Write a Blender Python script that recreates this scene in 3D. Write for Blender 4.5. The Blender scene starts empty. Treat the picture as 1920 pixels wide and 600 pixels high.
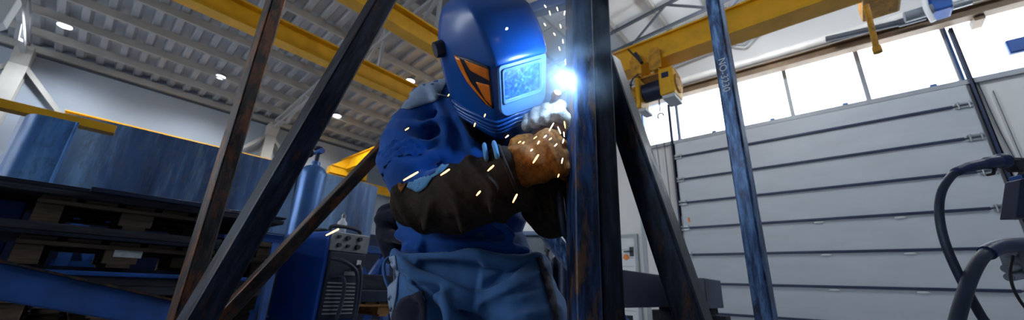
import bpy, bmesh, math, random
from mathutils import Vector, Matrix, noise
from mathutils.bvhtree import BVHTree
random.seed(4)
scene = bpy.context.scene
COL = scene.collection
PI = math.pi
# ------------------------------------------------------------------ camera
F_PX = 704.3; PITCH = 0.32794; ROLL = 0.0436; YAW = 0.73067; EYE = Vector((0, 0, 0.85))
fw = Vector((math.cos(YAW)*math.cos(PITCH), math.sin(YAW)*math.cos(PITCH), math.sin(PITCH)))
_r0 = fw.cross(Vector((0, 0, 1))).normalized(); _u0 = _r0.cross(fw)
RT = math.cos(ROLL)*_r0 + math.sin(ROLL)*_u0
UP = -math.sin(ROLL)*_r0 + math.cos(ROLL)*_u0
FH = Vector((fw.x, fw.y, 0)).normalized(); RH = Vector((FH.y, -FH.x, 0)); ZZ = Vector((0, 0, 1))
cd = bpy.data.cameras.new('camera'); cam = bpy.data.objects.new('camera', cd); COL.objects.link(cam)
cam.matrix_world = Matrix(((RT.x, UP.x, -fw.x, EYE.x), (RT.y, UP.y, -fw.y, EYE.y), (RT.z, UP.z, -fw.z, EYE.z), (0, 0, 0, 1)))
cd.sensor_width = 36.0; cd.lens = F_PX/1920*36.0; cd.clip_start = 0.02; cd.clip_end = 200
cd.dof.use_dof = True; cd.dof.focus_distance = 1.08; cd.dof.aperture_fstop = 3.2
scene.camera = cam
def ray(x, y):
    return (fw*F_PX + RT*(x-960) - UP*(y-300)).normalized()
def W(x, y, F):                      # point seen at pixel (x, y), F metres ahead along the ground
    d = ray(x, y); return EYE + d*(F/d.dot(FH))
def atX(x, y, X): d = ray(x, y); return EYE + d*(X/d.x)
def atY(x, y, Y): d = ray(x, y); return EYE + d*(Y/d.y)
# ------------------------------------------------------------------ view, sky, lights
scene.view_settings.view_transform = 'Standard'; scene.view_settings.look = 'None'
scene.view_settings.gamma = 1.0; scene.view_settings.use_curve_mapping = False
scene.view_settings.exposure = 0.6
wd = bpy.data.worlds.new('overcast_sky'); scene.world = wd; wd.use_nodes = True
bg = wd.node_tree.nodes['Background']; bg.inputs[0].default_value = (0.86, 0.94, 1.0, 1); bg.inputs[1].default_value = 4.4
def lamp(name, kind, loc, energy, color, **kw):
    l = bpy.data.lights.new(name, kind); l.energy = energy; l.color = color
    o = bpy.data.objects.new(name, l); COL.objects.link(o); o.location = loc
    for k, v in kw.items(): setattr(l, k, v)
    return o
def portal(name, loc, direction, sx, sy):
    o = lamp(name, 'AREA', loc, 1, (1, 1, 1), shape='RECTANGLE', size=sx, size_y=sy)
    o.rotation_euler = Vector(direction).to_track_quat('-Z', 'Z').to_euler(); o.data.cycles.is_portal = True
    return o
ARC = W(1059, 146, 0.805)
lamp('welding_arc_light', 'POINT', ARC, 3.4, (0.42, 0.68, 1.0), shadow_soft_size=0.012)
WINZ0, WINZ1, WINY0, WINY1 = 4.42, 5.62, -3.15, 3.52
portal('window_daylight', (9.12, (WINY0+WINY1)/2, (WINZ0+WINZ1)/2), (-1, 0, 0), WINY1-WINY0, WINZ1-WINZ0)
# unseen opening added in the rear wall, sized and placed to light from the left
portal('rear_fill_daylight', (-10.1, 7.75, 4.5), (1, 0, 0), 10.5, 3.6)


# ------------------------------------------------------------------ materials
def lin(r, g, b):
    f = lambda c: (c/255/12.92) if c/255 <= 0.04045 else ((c/255+0.055)/1.055)**2.4
    return (f(r), f(g), f(b), 1)
class NT:
    def __init__(s, name):
        s.m = bpy.data.materials.new(name); s.m.use_nodes = True
        s.t = s.m.node_tree; s.n = s.t.nodes; s.b = s.n['Principled BSDF']
    def add(s, typ, **kw):
        n = s.n.new(typ)
        for k, v in kw.items():
            if k.startswith('_'): n.inputs[k[1:].replace('_', ' ')].default_value = v
            else: setattr(n, k, v)
        return n
    def link(s, a, b): s.t.links.new(a, b)
    def coord(s, scale=(1, 1, 1), kind='Object'):
        tc = s.add('ShaderNodeTexCoord'); mp = s.add('ShaderNodeMapping'); mp.inputs['Scale'].default_value = scale
        s.link(tc.outputs[kind], mp.inputs[0]); return mp.outputs[0]
    def noise(s, vec, scale, detail=5, rough=0.6):
        n = s.add('ShaderNodeTexNoise'); n.inputs['Scale'].default_value = scale; n.inputs['Detail'].default_value = detail
        n.inputs['Roughness'].default_value = rough; s.link(vec, n.inputs['Vector']); return n.outputs['Fac']
    def ramp(s, fac, stops):
        r = s.add('ShaderNodeValToRGB'); e = r.color_ramp.elements
        while len(e) < len(stops): e.new(0.5)
        for k, (p, c) in enumerate(stops): e[k].position = p; e[k].color = c
        s.link(fac, r.inputs[0]); return r.outputs[0]
    def mix(s, fac, a, b):
        m = s.add('ShaderNodeMix', data_type='RGBA')
        for sock, v in ((m.inputs['Factor'], fac), (m.inputs[6], a), (m.inputs[7], b)):
            if hasattr(v, 'is_linked'): s.link(v, sock)
            else: sock.default_value = v
        return m.outputs[2]
    def bump(s, h, strength=0.3, dist=0.01):
        b = s.add('ShaderNodeBump'); b.inputs['Strength'].default_value = strength; b.inputs['Distance'].default_value = dist
        s.link(h, b.inputs['Height']); s.link(b.outputs[0], s.b.inputs['Normal'])
    def set(s, rough=0.5, metal=0.0, color=None, spec=None):
        s.b.inputs['Roughness'].default_value = rough; s.b.inputs['Metallic'].default_value = metal
        if color is not None:
            if hasattr(color, 'is_linked'): s.link(color, s.b.inputs['Base Color'])
            else: s.b.inputs['Base Color'].default_value = color
        if spec is not None: s.b.inputs['Specular IOR Level'].default_value = spec
        return s.m
def plain(name, rgb, rough=0.5, metal=0.0, var=0.12, scale=6.0, bump=0.0, stretch=(1, 1, 1), spec=None):
    t = NT(name); c = lin(*rgb); v = t.coord(stretch); n = t.noise(v, scale)
    dk = tuple(x*(1-var*2) for x in c[:3])+(1,); lt = tuple(min(1, x*(1+var*2)) for x in c[:3])+(1,)
    col = t.ramp(n, [(0.3, dk), (0.7, lt)])
    if bump: t.bump(n, bump, 0.01)
    return t.set(rough, metal, col, spec)
def steel(name, base, streak, rust, rust_at=0.62, rough=0.42, metal=0.45, sc=24.0, lz=0.16):
    t = NT(name); v = t.coord((1, 1, lz)); v2 = t.coord((1, 1, 0.35))
    a = t.noise(v, sc*2.2, 6, 0.65); b = t.noise(v2, sc, 5, 0.7); g = t.noise(t.coord(), 90, 3)
    c = t.ramp(a, [(0.36, tuple(x*0.6 for x in lin(*base)[:3])+(1,)), (0.5, tuple((x*2+y)/3 for x, y in zip(lin(*base), lin(*streak)))), (0.63, lin(*streak))])
    f = t.ramp(b, [(rust_at-0.04, (0, 0, 0, 1)), (rust_at+0.08, (1, 1, 1, 1))])
    c2 = t.mix(f, c, lin(*rust))
    t.link(t.ramp(a, [(0.3, (rough-0.1,)*3+(1,)), (0.7, (rough+0.15,)*3+(1,))]), t.b.inputs['Roughness'])
    t.bump(g, 0.12, 0.004)
    return t.set(rough, metal, c2)
def emit(name, rgb, strength):
    t = NT(name); t.b.inputs['Emission Color'].default_value = lin(*rgb); t.b.inputs['Emission Strength'].default_value = strength
    return t.set(0.5, 0, (0, 0, 0, 1))
def cloth(name, rgb, rough=0.85, weave=420, var=0.1, big=7.0):
    t = NT(name); c = lin(*rgb); v = t.coord(); n = t.noise(v, big, 4); w = t.noise(v, weave, 2)
    dk = tuple(x*(1-var*2) for x in c[:3])+(1,); lt = tuple(min(1, x*(1+var*2.4)) for x in c[:3])+(1,)
    t.bump(w, 0.25, 0.002); t.b.inputs['Sheen Weight'].default_value = 0.15
    return t.set(rough, 0, t.ramp(n, [(0.3, dk), (0.72, lt)]), 0.25)
def leather(name, rgb, rgb2, rough=0.75, rgb3=None):
    t = NT(name); v = t.coord(); n = t.noise(v, 22, 7, 0.72); w = t.noise(v, 150, 5, 0.7); m = t.noise(v, 55, 5, 0.7)
    c = t.ramp(n, [(0.36, lin(*rgb)), (0.62, lin(*rgb2))])
    dk = t.ramp(m, [(0.52, (0, 0, 0, 1)), (0.72, (0.75, 0.75, 0.75, 1))]); c = t.mix(dk, c, tuple(0.25*x for x in lin(*rgb)[:3])+(1,))
    t.bump(w, 0.5, 0.004)
    return t.set(rough, 0, c, 0.2)
def wood(name, rgb, rgb2, stretch=(1, 8, 8)):
    t = NT(name); v = t.coord(stretch); n = t.noise(v, 6, 6, 0.7); t.bump(n, 0.25, 0.004)
    return t.set(0.85, 0, t.ramp(n, [(0.3, lin(*rgb)), (0.7, lin(*rgb2))]), 0.2)
M = {}
M['tube_dark'] = steel('mill_scale_steel_dark', (8, 12, 22), (36, 48, 70), (70, 44, 28), 0.6)
M['tube_rust'] = steel('mill_scale_steel_rusty', (18, 16, 18), (54, 50, 52), (92, 52, 28), 0.51)
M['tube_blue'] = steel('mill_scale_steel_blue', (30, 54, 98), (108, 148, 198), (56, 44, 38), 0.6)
M['post'] = steel('mill_scale_steel_post', (8, 16, 34), (38, 66, 112), (92, 66, 44), 0.54)
def plate_mat(name, dark, mid, bright, warm):
    t = NT(name); big = t.noise(t.coord((1, 1, 0.25)), 1.9, 3, 0.5); st = t.noise(t.coord((1, 1, 0.10)), 9, 6, 0.7); fn = t.noise(t.coord((1, 1, 0.4)), 30, 6, 0.7)
    a = t.ramp(big, [(0.36, lin(*dark)), (0.5, lin(*mid)), (0.66, lin(*bright))])
    s = t.ramp(st, [(0.3, lin(*dark)), (0.55, lin(*mid)), (0.75, lin(*bright))])
    c = t.mix(0.5, a, s); w = t.ramp(fn, [(0.5, (0, 0, 0, 1)), (0.72, (0.7, 0.7, 0.7, 1))])
    c = t.mix(w, c, lin(*warm)); t.bump(fn, 0.15, 0.01)
    return t.set(0.45, 0.1, c)
M['plate'] = plate_mat('rolled_plate_steel', (26, 54, 104), (78, 136, 208), (150, 204, 252), (70, 84, 110))  # bright blue stops put missing light into the plate's colour
M['plate_shell'] = plate_mat('shell_steel', (22, 34, 60), (68, 104, 158), (158, 204, 250), (104, 104, 108))  # highlights put into the shell's colour stops
M['plate_dark'] = plate_mat('rolled_plate_steel_dark', (14, 22, 38), (34, 48, 72), (62, 86, 116), (48, 50, 58))
M['beam_blue'] = plain('painted_blue_beam', (24, 74, 146), 0.5, 0.2, 0.2, 5)
M['yellow'] = plain('crane_yellow_paint', (228, 168, 6), 0.45, 0, 0.07, 3)
M['yellow_dirty'] = plain('crane_yellow_worn', (196, 138, 22), 0.5, 0, 0.25, 9)
M['navy_steel'] = plain('dark_navy_steel', (24, 36, 66), 0.5, 0.3, 0.2, 6)
M['wall'] = plain('painted_wall_grey', (150, 160, 174), 0.8, 0, 0.03, 0.8)
M['wall_white'] = plain('insulated_wall_panel', (206, 208, 210), 0.7, 0, 0.03, 0.8)
M['deck'] = plain('galvanised_roof_deck', (160, 164, 172), 0.55, 0.2, 0.06, 1.5)
M['deck_white'] = plain('white_roof_panel', (222, 224, 226), 0.6, 0, 0.04, 1.0)
M['purlin'] = plain('primer_grey_purlin', (160, 158, 154), 0.6, 0.1, 0.05, 2)
M['truss'] = plain('truss_grey_paint', (150, 152, 156), 0.55, 0.1, 0.05, 2)
M['truss_dark'] = plain('truss_dark_paint', (70, 76, 88), 0.5, 0.2, 0.1, 2)
M['floor'] = plain('concrete_floor', (140, 142, 148), 0.7, 0, 0.12, 2, 0.1)
M['door'] = plain('sectional_door_panel', (176, 184, 194), 0.6, 0, 0.03, 1.2, 0, (1, 1, 3))
M['door_bar'] = plain('door_stiffener_navy', (28, 42, 74), 0.5, 0.1, 0.1, 4)
M['bracket'] = plain('galvanised_bracket', (150, 156, 164), 0.4, 0.6, 0.1, 8)
M['frame_blue'] = plain('window_frame_blue', (60, 100, 160), 0.5, 0.1, 0.08, 4)
M['frame_grey'] = plain('window_frame_grey', (150, 156, 164), 0.5, 0.1, 0.05, 4)
M['brown_steel'] = plain('primer_brown_beam', (116, 94, 72), 0.55, 0.1, 0.15, 3)
M['silver'] = plain('bright_silver_pipe', (226, 226, 224), 0.4, 0.1, 0.06, 3)
M['white'] = plain('white_paint', (205, 210, 215), 0.5, 0, 0.03, 3)
M['wood'] = wood('weathered_pallet_wood', (66, 56, 48), (118, 102, 88))
M['wood_warm'] = wood('new_pallet_wood', (128, 96, 60), (176, 134, 88))
M['plank'] = wood('grey_plank_wood', (38, 40, 50), (66, 68, 78))
M['sheet'] = plain('stacked_sheet_steel', (28, 34, 50), 0.45, 0.5, 0.2, 4)
M['black'] = plain('black_rubber', (22, 26, 36), 0.55, 0, 0.15, 12)
M['hose'] = plain('torch_cable_rubber', (30, 42, 66), 0.5, 0, 0.15, 20)
M['grip'] = plain('torch_grip_plastic', (20, 38, 84), 0.45, 0, 0.1, 12)
M['cyl'] = plain('gas_cylinder_blue', (70, 110, 168), 0.32, 0.35, 0.1, 4)
M['machine'] = plain('welder_casing_blue', (22, 84, 190), 0.45, 0, 0.08, 4)
M['panel'] = plain('control_panel_silver', (128, 130, 134), 0.4, 0.4, 0.08, 12)
M['grille'] = plain('dark_front_panel', (24, 34, 56), 0.5, 0.1, 0.1, 6)
M['jacket'] = cloth('jacket_royal_blue', (6, 72, 152))
M['navy'] = cloth('workwear_navy', (7, 15, 44))
M['trouser'] = cloth('trousers_grey_blue', (56, 98, 150))
M['reflect'] = cloth('grey_reflective_patch', (128, 148, 178), 0.55)
M['leather'] = leather('gauntlet_brown_leather', (30, 23, 19), (54, 42, 35))
M['leather_orange'] = leather('glove_tan_leather', (78, 44, 16), (158, 98, 36))
M['leather_arc_lit'] = leather('glove_arc_lit_leather', (92, 84, 78), (176, 168, 160), 0.75)  # glove leather painted pale for the arc light falling on it
M['lining'] = cloth('glove_blue_lining', (84, 142, 190))
M['skin'] = plain('skin', (178, 128, 104), 0.55, 0, 0.04, 20)
M['boot'] = leather('boot_black_leather', (18, 18, 20), (36, 34, 34))
M['grey_equipment'] = plain('grey_equipment_paint', (110, 118, 130), 0.5, 0.1, 0.1, 6)
M['orange_mark'] = plain('orange_marking', (216, 120, 30), 0.5)
M['paper'] = plain('paper_label', (196, 202, 206), 0.8, 0, 0.08, 60)
M['lamp_glow'] = emit('lamp_diffuser_glow', (240, 246, 255), 5.0)
M['spark'] = emit('glowing_spark_orange', (255, 176, 92), 6.0)
M['spark_white'] = emit('glowing_spark_white', (255, 236, 200), 7.0)
M['arc'] = emit('welding_arc_glow', (200, 226, 255), 40.0)
def _helm():
    t = NT('helmet_blue_plastic'); n = t.noise(t.coord(), 6, 3)
    t.b.inputs['Coat Weight'].default_value = 0.35; t.b.inputs['Coat Roughness'].default_value = 0.2
    return t.set(0.38, 0, t.ramp(n, [(0.3, lin(2, 68, 146)), (0.7, lin(3, 84, 172))]))
M['helmet'] = _helm()
M['helmet_dark'] = plain('helmet_headgear_dark', (14, 24, 50), 0.45, 0, 0.1, 10)
M['visor_frame'] = plain('visor_frame_pale_blue', (92, 140, 198), 0.4, 0, 0.05, 10)
def _lens():
    t = NT('welding_lens'); n = t.noise(t.coord(), 70, 6, 0.75)
    t.bump(n, 0.1, 0.002); t.b.inputs['Coat Weight'].default_value = 0.15
    return t.set(0.42, 0.0, t.ramp(n, [(0.42, lin(24, 70, 150)), (0.56, lin(52, 112, 196)), (0.68, lin(140, 184, 232))]))  # noisy blue reflection on the dark lens put into its colour
M['lens'] = _lens()
M['amber'] = plain('side_window_orange', (250, 128, 24), 0.25, 0, 0.12, 18)
def _glass():
    t = NT('clear_pane'); t.b.inputs['Transmission Weight'].default_value = 1.0; t.b.inputs['IOR'].default_value = 1.0
    t.b.inputs['Alpha'].default_value = 0.12
    return t.set(0.05, 0, (0.95, 0.98, 1, 1))
M['glass'] = _glass()

# ------------------------------------------------------------------ mesh building
WM = {}
def wm(o): return WM.get(o.name, Matrix.Identity(4)) if o else Matrix.Identity(4)
def frame_of(d, side=None):
    z = d.normalized(); s = side if side is not None else (ZZ if abs(z.z) < 0.9 else Vector((1, 0, 0)))
    x = (s - z*s.dot(z)).normalized(); return x, z.cross(x), z
class MB:
    def __init__(s): s.v = []; s.f = []
    def add(s, vs, fs):
        o = len(s.v); s.v += [Vector(v) for v in vs]; s.f += [tuple(i+o for i in f) for f in fs]; return s
    def box(s, c, size, rot=None):
        c = Vector(c); h = Vector(size)*0.5
        vs = [Vector((x*h.x, y*h.y, z*h.z)) for x in (-1, 1) for y in (-1, 1) for z in (-1, 1)]
        if rot is not None: vs = [rot @ v for v in vs]
        return s.add([v+c for v in vs], [(0, 1, 3, 2), (4, 6, 7, 5), (0, 4, 5, 1), (2, 3, 7, 6), (0, 2, 6, 4), (1, 5, 7, 3)])
    def lohi(s, a, b): a = Vector(a); b = Vector(b); return s.box((a+b)/2, [abs(x) for x in (b-a)])
    def bar(s, p, q, w, h, side=None):          # rectangular bar, w along side
        p = Vector(p); q = Vector(q); x, y, z = frame_of(q-p, side)
        vs = [e + x*a*w/2 + y*b*h/2 for e in (p, q) for a, b in ((-1, -1), (1, -1), (1, 1), (-1, 1))]
        return s.add(vs, [(3, 2, 1, 0), (4, 5, 6, 7), (0, 1, 5, 4), (1, 2, 6, 5), (2, 3, 7, 6), (3, 0, 4, 7)])
    def rtube(s, p, q, w, h, side, rad=0.006, wall=0.004, seg=2):   # hollow rounded box tube, open ends
        p = Vector(p); q = Vector(q); x, y, z = frame_of(q-p, side)
        def ring(o, k):
            out = []; ww = w/2-k; hh = h/2-k; r = max(rad-k, 0.001)
            for cx, cy, a0 in ((1, 1, 0), (-1, 1, 90), (-1, -1, 180), (1, -1, 270)):
                for i in range(seg+1):
                    a = math.radians(a0+90*i/seg)
                    out.append(o + x*(cx*(ww-r)+r*math.cos(a)) + y*(cy*(hh-r)+r*math.sin(a)))
            return out
        n = 4*(seg+1); vs = ring(p, 0)+ring(q, 0)+ring(p, wall)+ring(q, wall); fs = []
        for i in range(n):
            j = (i+1) % n
            fs += [(i, j, n+j, n+i), (2*n+j, 2*n+i, 3*n+i, 3*n+j), (j, i, 2*n+i, 2*n+j), (n+i, n+j, 3*n+j, 3*n+i)]
        return s.add(vs, fs)
    def ibeam(s, p, q, w, h, tf=0.02, tw=0.014, up=ZZ):
        p = Vector(p); q = Vector(q); y, x, z = frame_of(q-p, up)
        for cy, ww, hh in ((h/2-tf/2, w, tf), (-h/2+tf/2, w, tf), (0, tw, h-2*tf+0.001)):
            s.bar(p+y*cy, q+y*cy, hh, ww, up)
        return s
    def loft(s, pts, rad, side=None, n=16, caps=True):   # rad: number or (along side, across)
        pts = [Vector(p) for p in pts]; m = len(pts); rings = []; prev = side
        for i, p in enumerate(pts):
            d = (pts[min(i+1, m-1)]-pts[max(i-1, 0)])
            x, y, z = frame_of(d, prev); prev = x if side is None else side
            r = rad[i] if isinstance(rad, (list, tuple)) else rad
            rx, ry = r if isinstance(r, (list, tuple)) else (r, r)
            rings.append([p + x*rx*math.cos(2*PI*k/n) + y*ry*math.sin(2*PI*k/n) for k in range(n)])
        o = []; fs = []
        for r in rings: o += r
        for i in range(m-1):
            for k in range(n):
                a, b = i*n+k, i*n+(k+1) % n; fs.append((a, b, b+n, a+n))
        if caps: fs.append(tuple(reversed(range(n)))); fs.append(tuple(range((m-1)*n, m*n)))
        return s.add(o, fs)
    def cyl(s, p, q, r0, r1=None, n=20): return s.loft([p, q], [r0, r0 if r1 is None else r1], n=n)
    def lathe(s, base, axis, prof, n=24):        # prof: (distance along axis, radius)
        base = Vector(base); a = Vector(axis).normalized()
        return s.loft([base+a*h for h, r in prof], [max(r, 0.0004) for h, r in prof], n=n)
    def capsule(s, pts, rad, side=None, n=16):   # lofted limb with rounded ends
        pts = [Vector(p) for p in pts]
        if not isinstance(rad, (list, tuple)): rad = [rad]*len(pts)
        rr = [r if isinstance(r, (list, tuple)) else (r, r) for r in rad]
        d0 = (pts[0]-pts[1]).normalized(); d1 = (pts[-1]-pts[-2]).normalized(); P = []; R = []
        for k in (0.98, 0.85, 0.5):
            c = math.sqrt(1-k*k); P.append(pts[0]+d0*min(rr[0])*k); R.append((rr[0][0]*c, rr[0][1]*c))
        P += pts; R += rr
        for k in (0.5, 0.85, 0.98):
            c = math.sqrt(1-k*k); P.append(pts[-1]+d1*min(rr[-1])*k); R.append((rr[-1][0]*c, rr[-1][1]*c))
        return s.loft(P, R, side, n)
    def ell(s, c, r, ax=None, n=18):
        c = Vector(c); X, Y, Z = ax or (Vector((1, 0, 0)), Vector((0, 1, 0)), ZZ); vs = []; fs = []; m = n//2
        for i in range(1, m):
            a = PI*i/m
            vs += [c + X*r[0]*math.sin(a)*math.cos(2*PI*k/n) + Y*r[1]*math.sin(a)*math.sin(2*PI*k/n) + Z*r[2]*math.cos(a) for k in range(n)]
        for i in range(m-2):
            for k in range(n): fs.append((i*n+k, (i+1)*n+k, (i+1)*n+(k+1) % n, i*n+(k+1) % n))
        b = len(vs); vs += [c+Z*r[2], c-Z*r[2]]
        for k in range(n): fs += [(b, k, (k+1) % n), (b+1, (m-2)*n+(k+1) % n, (m-2)*n+k)]
        return s.add(vs, fs)
    def prism(s, poly, d):                       # polygon (3-D points) pushed along d
        poly = [Vector(p) for p in poly]; n = len(poly); d = Vector(d)
        return s.add(poly+[p+d for p in poly], [tuple(reversed(range(n))), tuple(range(n, 2*n))]+[(i, (i+1) % n, n+(i+1) % n, n+i) for i in range(n)])
    def torus(s, c, axis, R, r, n=24, m=8, a0=0.0, a1=2*PI, side=None):
        x, y, z = frame_of(Vector(axis), side); c = Vector(c)
        full = abs(a1-a0-2*PI) < 1e-4; k = n if full else n+1
        pts = [c + (x*math.cos(a0+(a1-a0)*i/n)+y*math.sin(a0+(a1-a0)*i/n))*R for i in range(k)]
        if full: pts += [pts[0]]
        return s.loft(pts, r, side=z, n=m, caps=not full)
    def build(s, name, mat, parent=None, origin=None, smooth=None, bevel=0.0, seg=2):
        me = bpy.data.meshes.new(name); P = wm(parent)
        L = Matrix.Identity(4)
        if parent is None:
            c = Vector(origin) if origin is not None else Vector((sum(v.x for v in s.v)/len(s.v), sum(v.y for v in s.v)/len(s.v), min(v.z for v in s.v)))
            L = Matrix.Translation(c); inv = L.inverted()
        else: inv = P.inverted()
        me.from_pydata([inv @ v for v in s.v], [], s.f); me.update()
        bm = bmesh.new(); bm.from_mesh(me); bmesh.ops.recalc_face_normals(bm, faces=bm.faces); bm.to_mesh(me); bm.free()
        if smooth is not None:
            me.shade_smooth(); me.set_sharp_from_angle(angle=math.radians(smooth))
        o = bpy.data.objects.new(name, me); COL.objects.link(o)
        me.materials.append(M[mat] if isinstance(mat, str) else mat)
        if parent is None: o.matrix_world = L; WM[o.name] = L
        else: o.parent = parent; WM[o.name] = P
        if bevel:
            b = o.modifiers.new('bevel', 'BEVEL'); b.width = bevel; b.segments = seg; b.limit_method = 'ANGLE'; b.angle_limit = math.radians(35); b.harden_normals = False
        return o
def tag(o, label, cat, group=None, kind=None):
    if label: o['label'] = label
    if cat: o['category'] = cat
    if group: o['group'] = group
    if kind: o['kind'] = kind
    return o
def struct(o): o['kind'] = 'structure'; return o
def thing(name, label, cat, loc, group=None, mat=None):
    o = bpy.data.objects.new(name, None); o.empty_display_size = 0.1; COL.objects.link(o)
    m = mat if mat is not None else Matrix.Translation(Vector(loc)); o.matrix_world = m; WM[o.name] = m
    return tag(o, label, cat, group)
def kids(o): return [c for c in bpy.data.objects if c.parent == o]
def copy_tree(o, parent=None, mat=None):
    c = o.copy(); COL.objects.link(c)
    if parent: c.parent = parent; WM[c.name] = wm(parent)
    else: c.matrix_world = mat; WM[c.name] = mat
    for ch in kids(o): copy_tree(ch, c)
    return c
def smooth_path(pts, per=6):                     # Catmull-Rom
    pts = [Vector(p) for p in pts]; P = [2*pts[0]-pts[1]]+pts+[2*pts[-1]-pts[-2]]; out = []
    for i in range(1, len(P)-2):
        for k in range(per):
            t = k/per; a, b, c, d = P[i-1], P[i], P[i+1], P[i+2]
            out.append(0.5*((2*b)+(c-a)*t+(2*a-5*b+4*c-d)*t*t+(3*b-a-3*c+d)*t**3))
    return out+[pts[-1]]
def organic(mb, voxel, smooth=4, disp=None):      # one continuous skin over overlapping limbs; returns an MB
    me = bpy.data.meshes.new('tmp'); me.from_pydata(mb.v, [], mb.f); me.update()
    bm = bmesh.new(); bm.from_mesh(me); bmesh.ops.recalc_face_normals(bm, faces=bm.faces); bm.to_mesh(me); bm.free()
    o = bpy.data.objects.new('tmp', me); COL.objects.link(o)
    r = o.modifiers.new('r', 'REMESH'); r.mode = 'VOXEL'; r.voxel_size = voxel
    if smooth: q = o.modifiers.new('s', 'SMOOTH'); q.iterations = smooth; q.factor = 0.5
    dg = bpy.context.evaluated_depsgraph_get(); e = bpy.data.meshes.new_from_object(o.evaluated_get(dg))
    vs = [v.co.copy() for v in e.vertices]; ns = [v.normal.copy() for v in e.vertices]; fs = [tuple(p.vertices) for p in e.polygons]
    bpy.data.objects.remove(o); bpy.data.meshes.remove(me); bpy.data.meshes.remove(e)
    if disp:
        vs = [v + n*disp(v, n) for v, n in zip(vs, ns)]
        for _ in range(2):
            acc = [Vector() for v in vs]; cnt = [0]*len(vs)
            for f in fs:
                for i, j in zip(f, f[1:]+f[:1]): acc[i] += vs[j]; acc[j] += vs[i]; cnt[i] += 1; cnt[j] += 1
            vs = [v*0.4 + a*(0.6/c) if c else v for v, a, c in zip(vs, acc, cnt)]
    out = MB(); out.v = vs; out.f = fs; return out
def fold(v, axis, freq_along, freq_across, amp, seed):   # sharp cloth creases running across an axis
    a = v.dot(axis); q = v - axis*a
    p = Vector((a*freq_along+seed, q.x*freq_across, q.z*freq_across+q.y*freq_across*0.7))
    p = p + noise.noise_vector(p*0.45)*0.8
    r = max(0.0, 1-abs(noise.noise(p))*2.7); r2 = max(0.0, 1-abs(noise.noise(p*2.2+Vector((7, 3, 1))))*2.5)
    return amp*(r*r*(1.6-0.6*r)*1.15 - 0.45 + 0.14*r2*r2 + 0.5*noise.noise(p*0.6))

# ================================================================== SETTING
def wall_x(name, X, th, y0, y1, z0, z1, holes, mat):      # wall at X with rectangular holes (y0,y1,z0,z1)
    m = MB(); ys = sorted({y0, y1}|{h[0] for h in holes}|{h[1] for h in holes}); zs = sorted({z0, z1}|{h[2] for h in holes}|{h[3] for h in holes})
    for a, b in zip(ys, ys[1:]):
        for c, d in zip(zs, zs[1:]):
            if any(h[0] <= (a+b)/2 <= h[1] and h[2] <= (c+d)/2 <= h[3] for h in holes): continue
            m.lohi((X, a, c), (X+th, b, d))
    return struct(m.build(name, mat))
EAVE = 6.0; SL = 0.1; YW = 14.1
def roofz(y): return EAVE + SL*(YW-y)
DY0, DY1 = -1.93, 2.70                               # sectional door
P1 = atX(1163, 440, 9.0).y
PD0, PD1 = P1-0.98, P1
PD0 = atX(1194, 480, 9.0).y; PD1 = PD0+1.0
wall_x('wall_right', 9.0, 0.25, -7.0, YW, 0, 8.3, [(WINY0, WINY1, WINZ0, WINZ1)], 'wall_white')
m = MB(); wl0, wl1 = -3.4, -2.25
for a, b, c, d in ((-10, wl0, 0, 6.3), (wl1, 9.25, 0, 6.3), (wl0, wl1, 0, 3.4), (wl0, wl1, 4.25, 6.3)): m.lohi((a, YW, c), (b, YW+0.25, d))
struct(m.build('wall_left', 'wall'))
wall_x('wall_rear', -10.25, 0.25, -7.0, YW, 0, 8.3, [(2.5, 13.0, 2.7, 6.3)], 'wall')  # unseen opening added and sized for fill light from the left
m = MB()
for a, b, c, d in ((-10.25, 9.25, 0, 8.3),): m.lohi((a, -7.25, c), (b, -7, d))
struct(m.build('wall_near', 'wall'))
struct(MB().lohi((-10.25, -7.25, -0.2), (9.25, YW+0.25, 0)).build('floor', 'floor'))
# roof: trapezoidal steel deck towards the left wall, smooth white panels over the door end
def build_ceiling():
    per = 0.36; prof = [(0, 0), (0.11, 0), (0.16, 0.10), (0.31, 0.10)]; xs = []
    x = -10.25
    while x < 9.3:
        for dx, dz in prof: xs.append((x+dx, dz))
        x += per
    m = MB(); vs = []; fs = []
    for y in (YW+0.2, 5.2):
        vs += [(x, y, roofz(y)+dz) for x, dz in xs]
    n = len(xs)
    for i in range(n-1): fs.append((i, i+1, n+i+1, n+i))
    m.add(vs, fs)
    o = m.build('ceiling', 'deck'); s = o.modifiers.new('thick', 'SOLIDIFY'); s.thickness = 0.01; s.offset = 1
    struct(o)
    w = MB(); x = -10.25
    while x < 9.2:
        a = [(x+0.01, 5.2, roofz(5.2)), (x+1.17, 5.2, roofz(5.2)), (x+1.17, -7.2, roofz(-7.2)), (x+0.01, -7.2, roofz(-7.2))]
        w.prism(a, (0, 0, 0.12)); x += 1.18
    w.prism([(-10.25, 5.2, roofz(5.2)+.02), (9.25, 5.2, roofz(5.2)+.02), (9.25, -7.2, roofz(-7.2)+.02), (-10.25, -7.2, roofz(-7.2)+.02)], (0, 0, 0.05))
    w.build('roof_panel', 'deck_white', o)
    y = 13.2
    while y > -6.5:
        z = roofz(y)-0.10
        MB().bar((-10.2, y, z), (8.98, y, z), 0.18, 0.07, ZZ).build('purlin', 'purlin', o); y -= 0.985
    return o
ceiling = build_ceiling()
struct(MB().lohi((-10, YW-0.14, EAVE-0.22), (9, YW-0.005, EAVE-0.06)).build('trim_1', 'purlin'))
struct(MB().lohi((-10, YW-0.06, 5.72), (9, YW-0.005, 5.76)).build('trim_2', 'truss_dark'))
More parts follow.
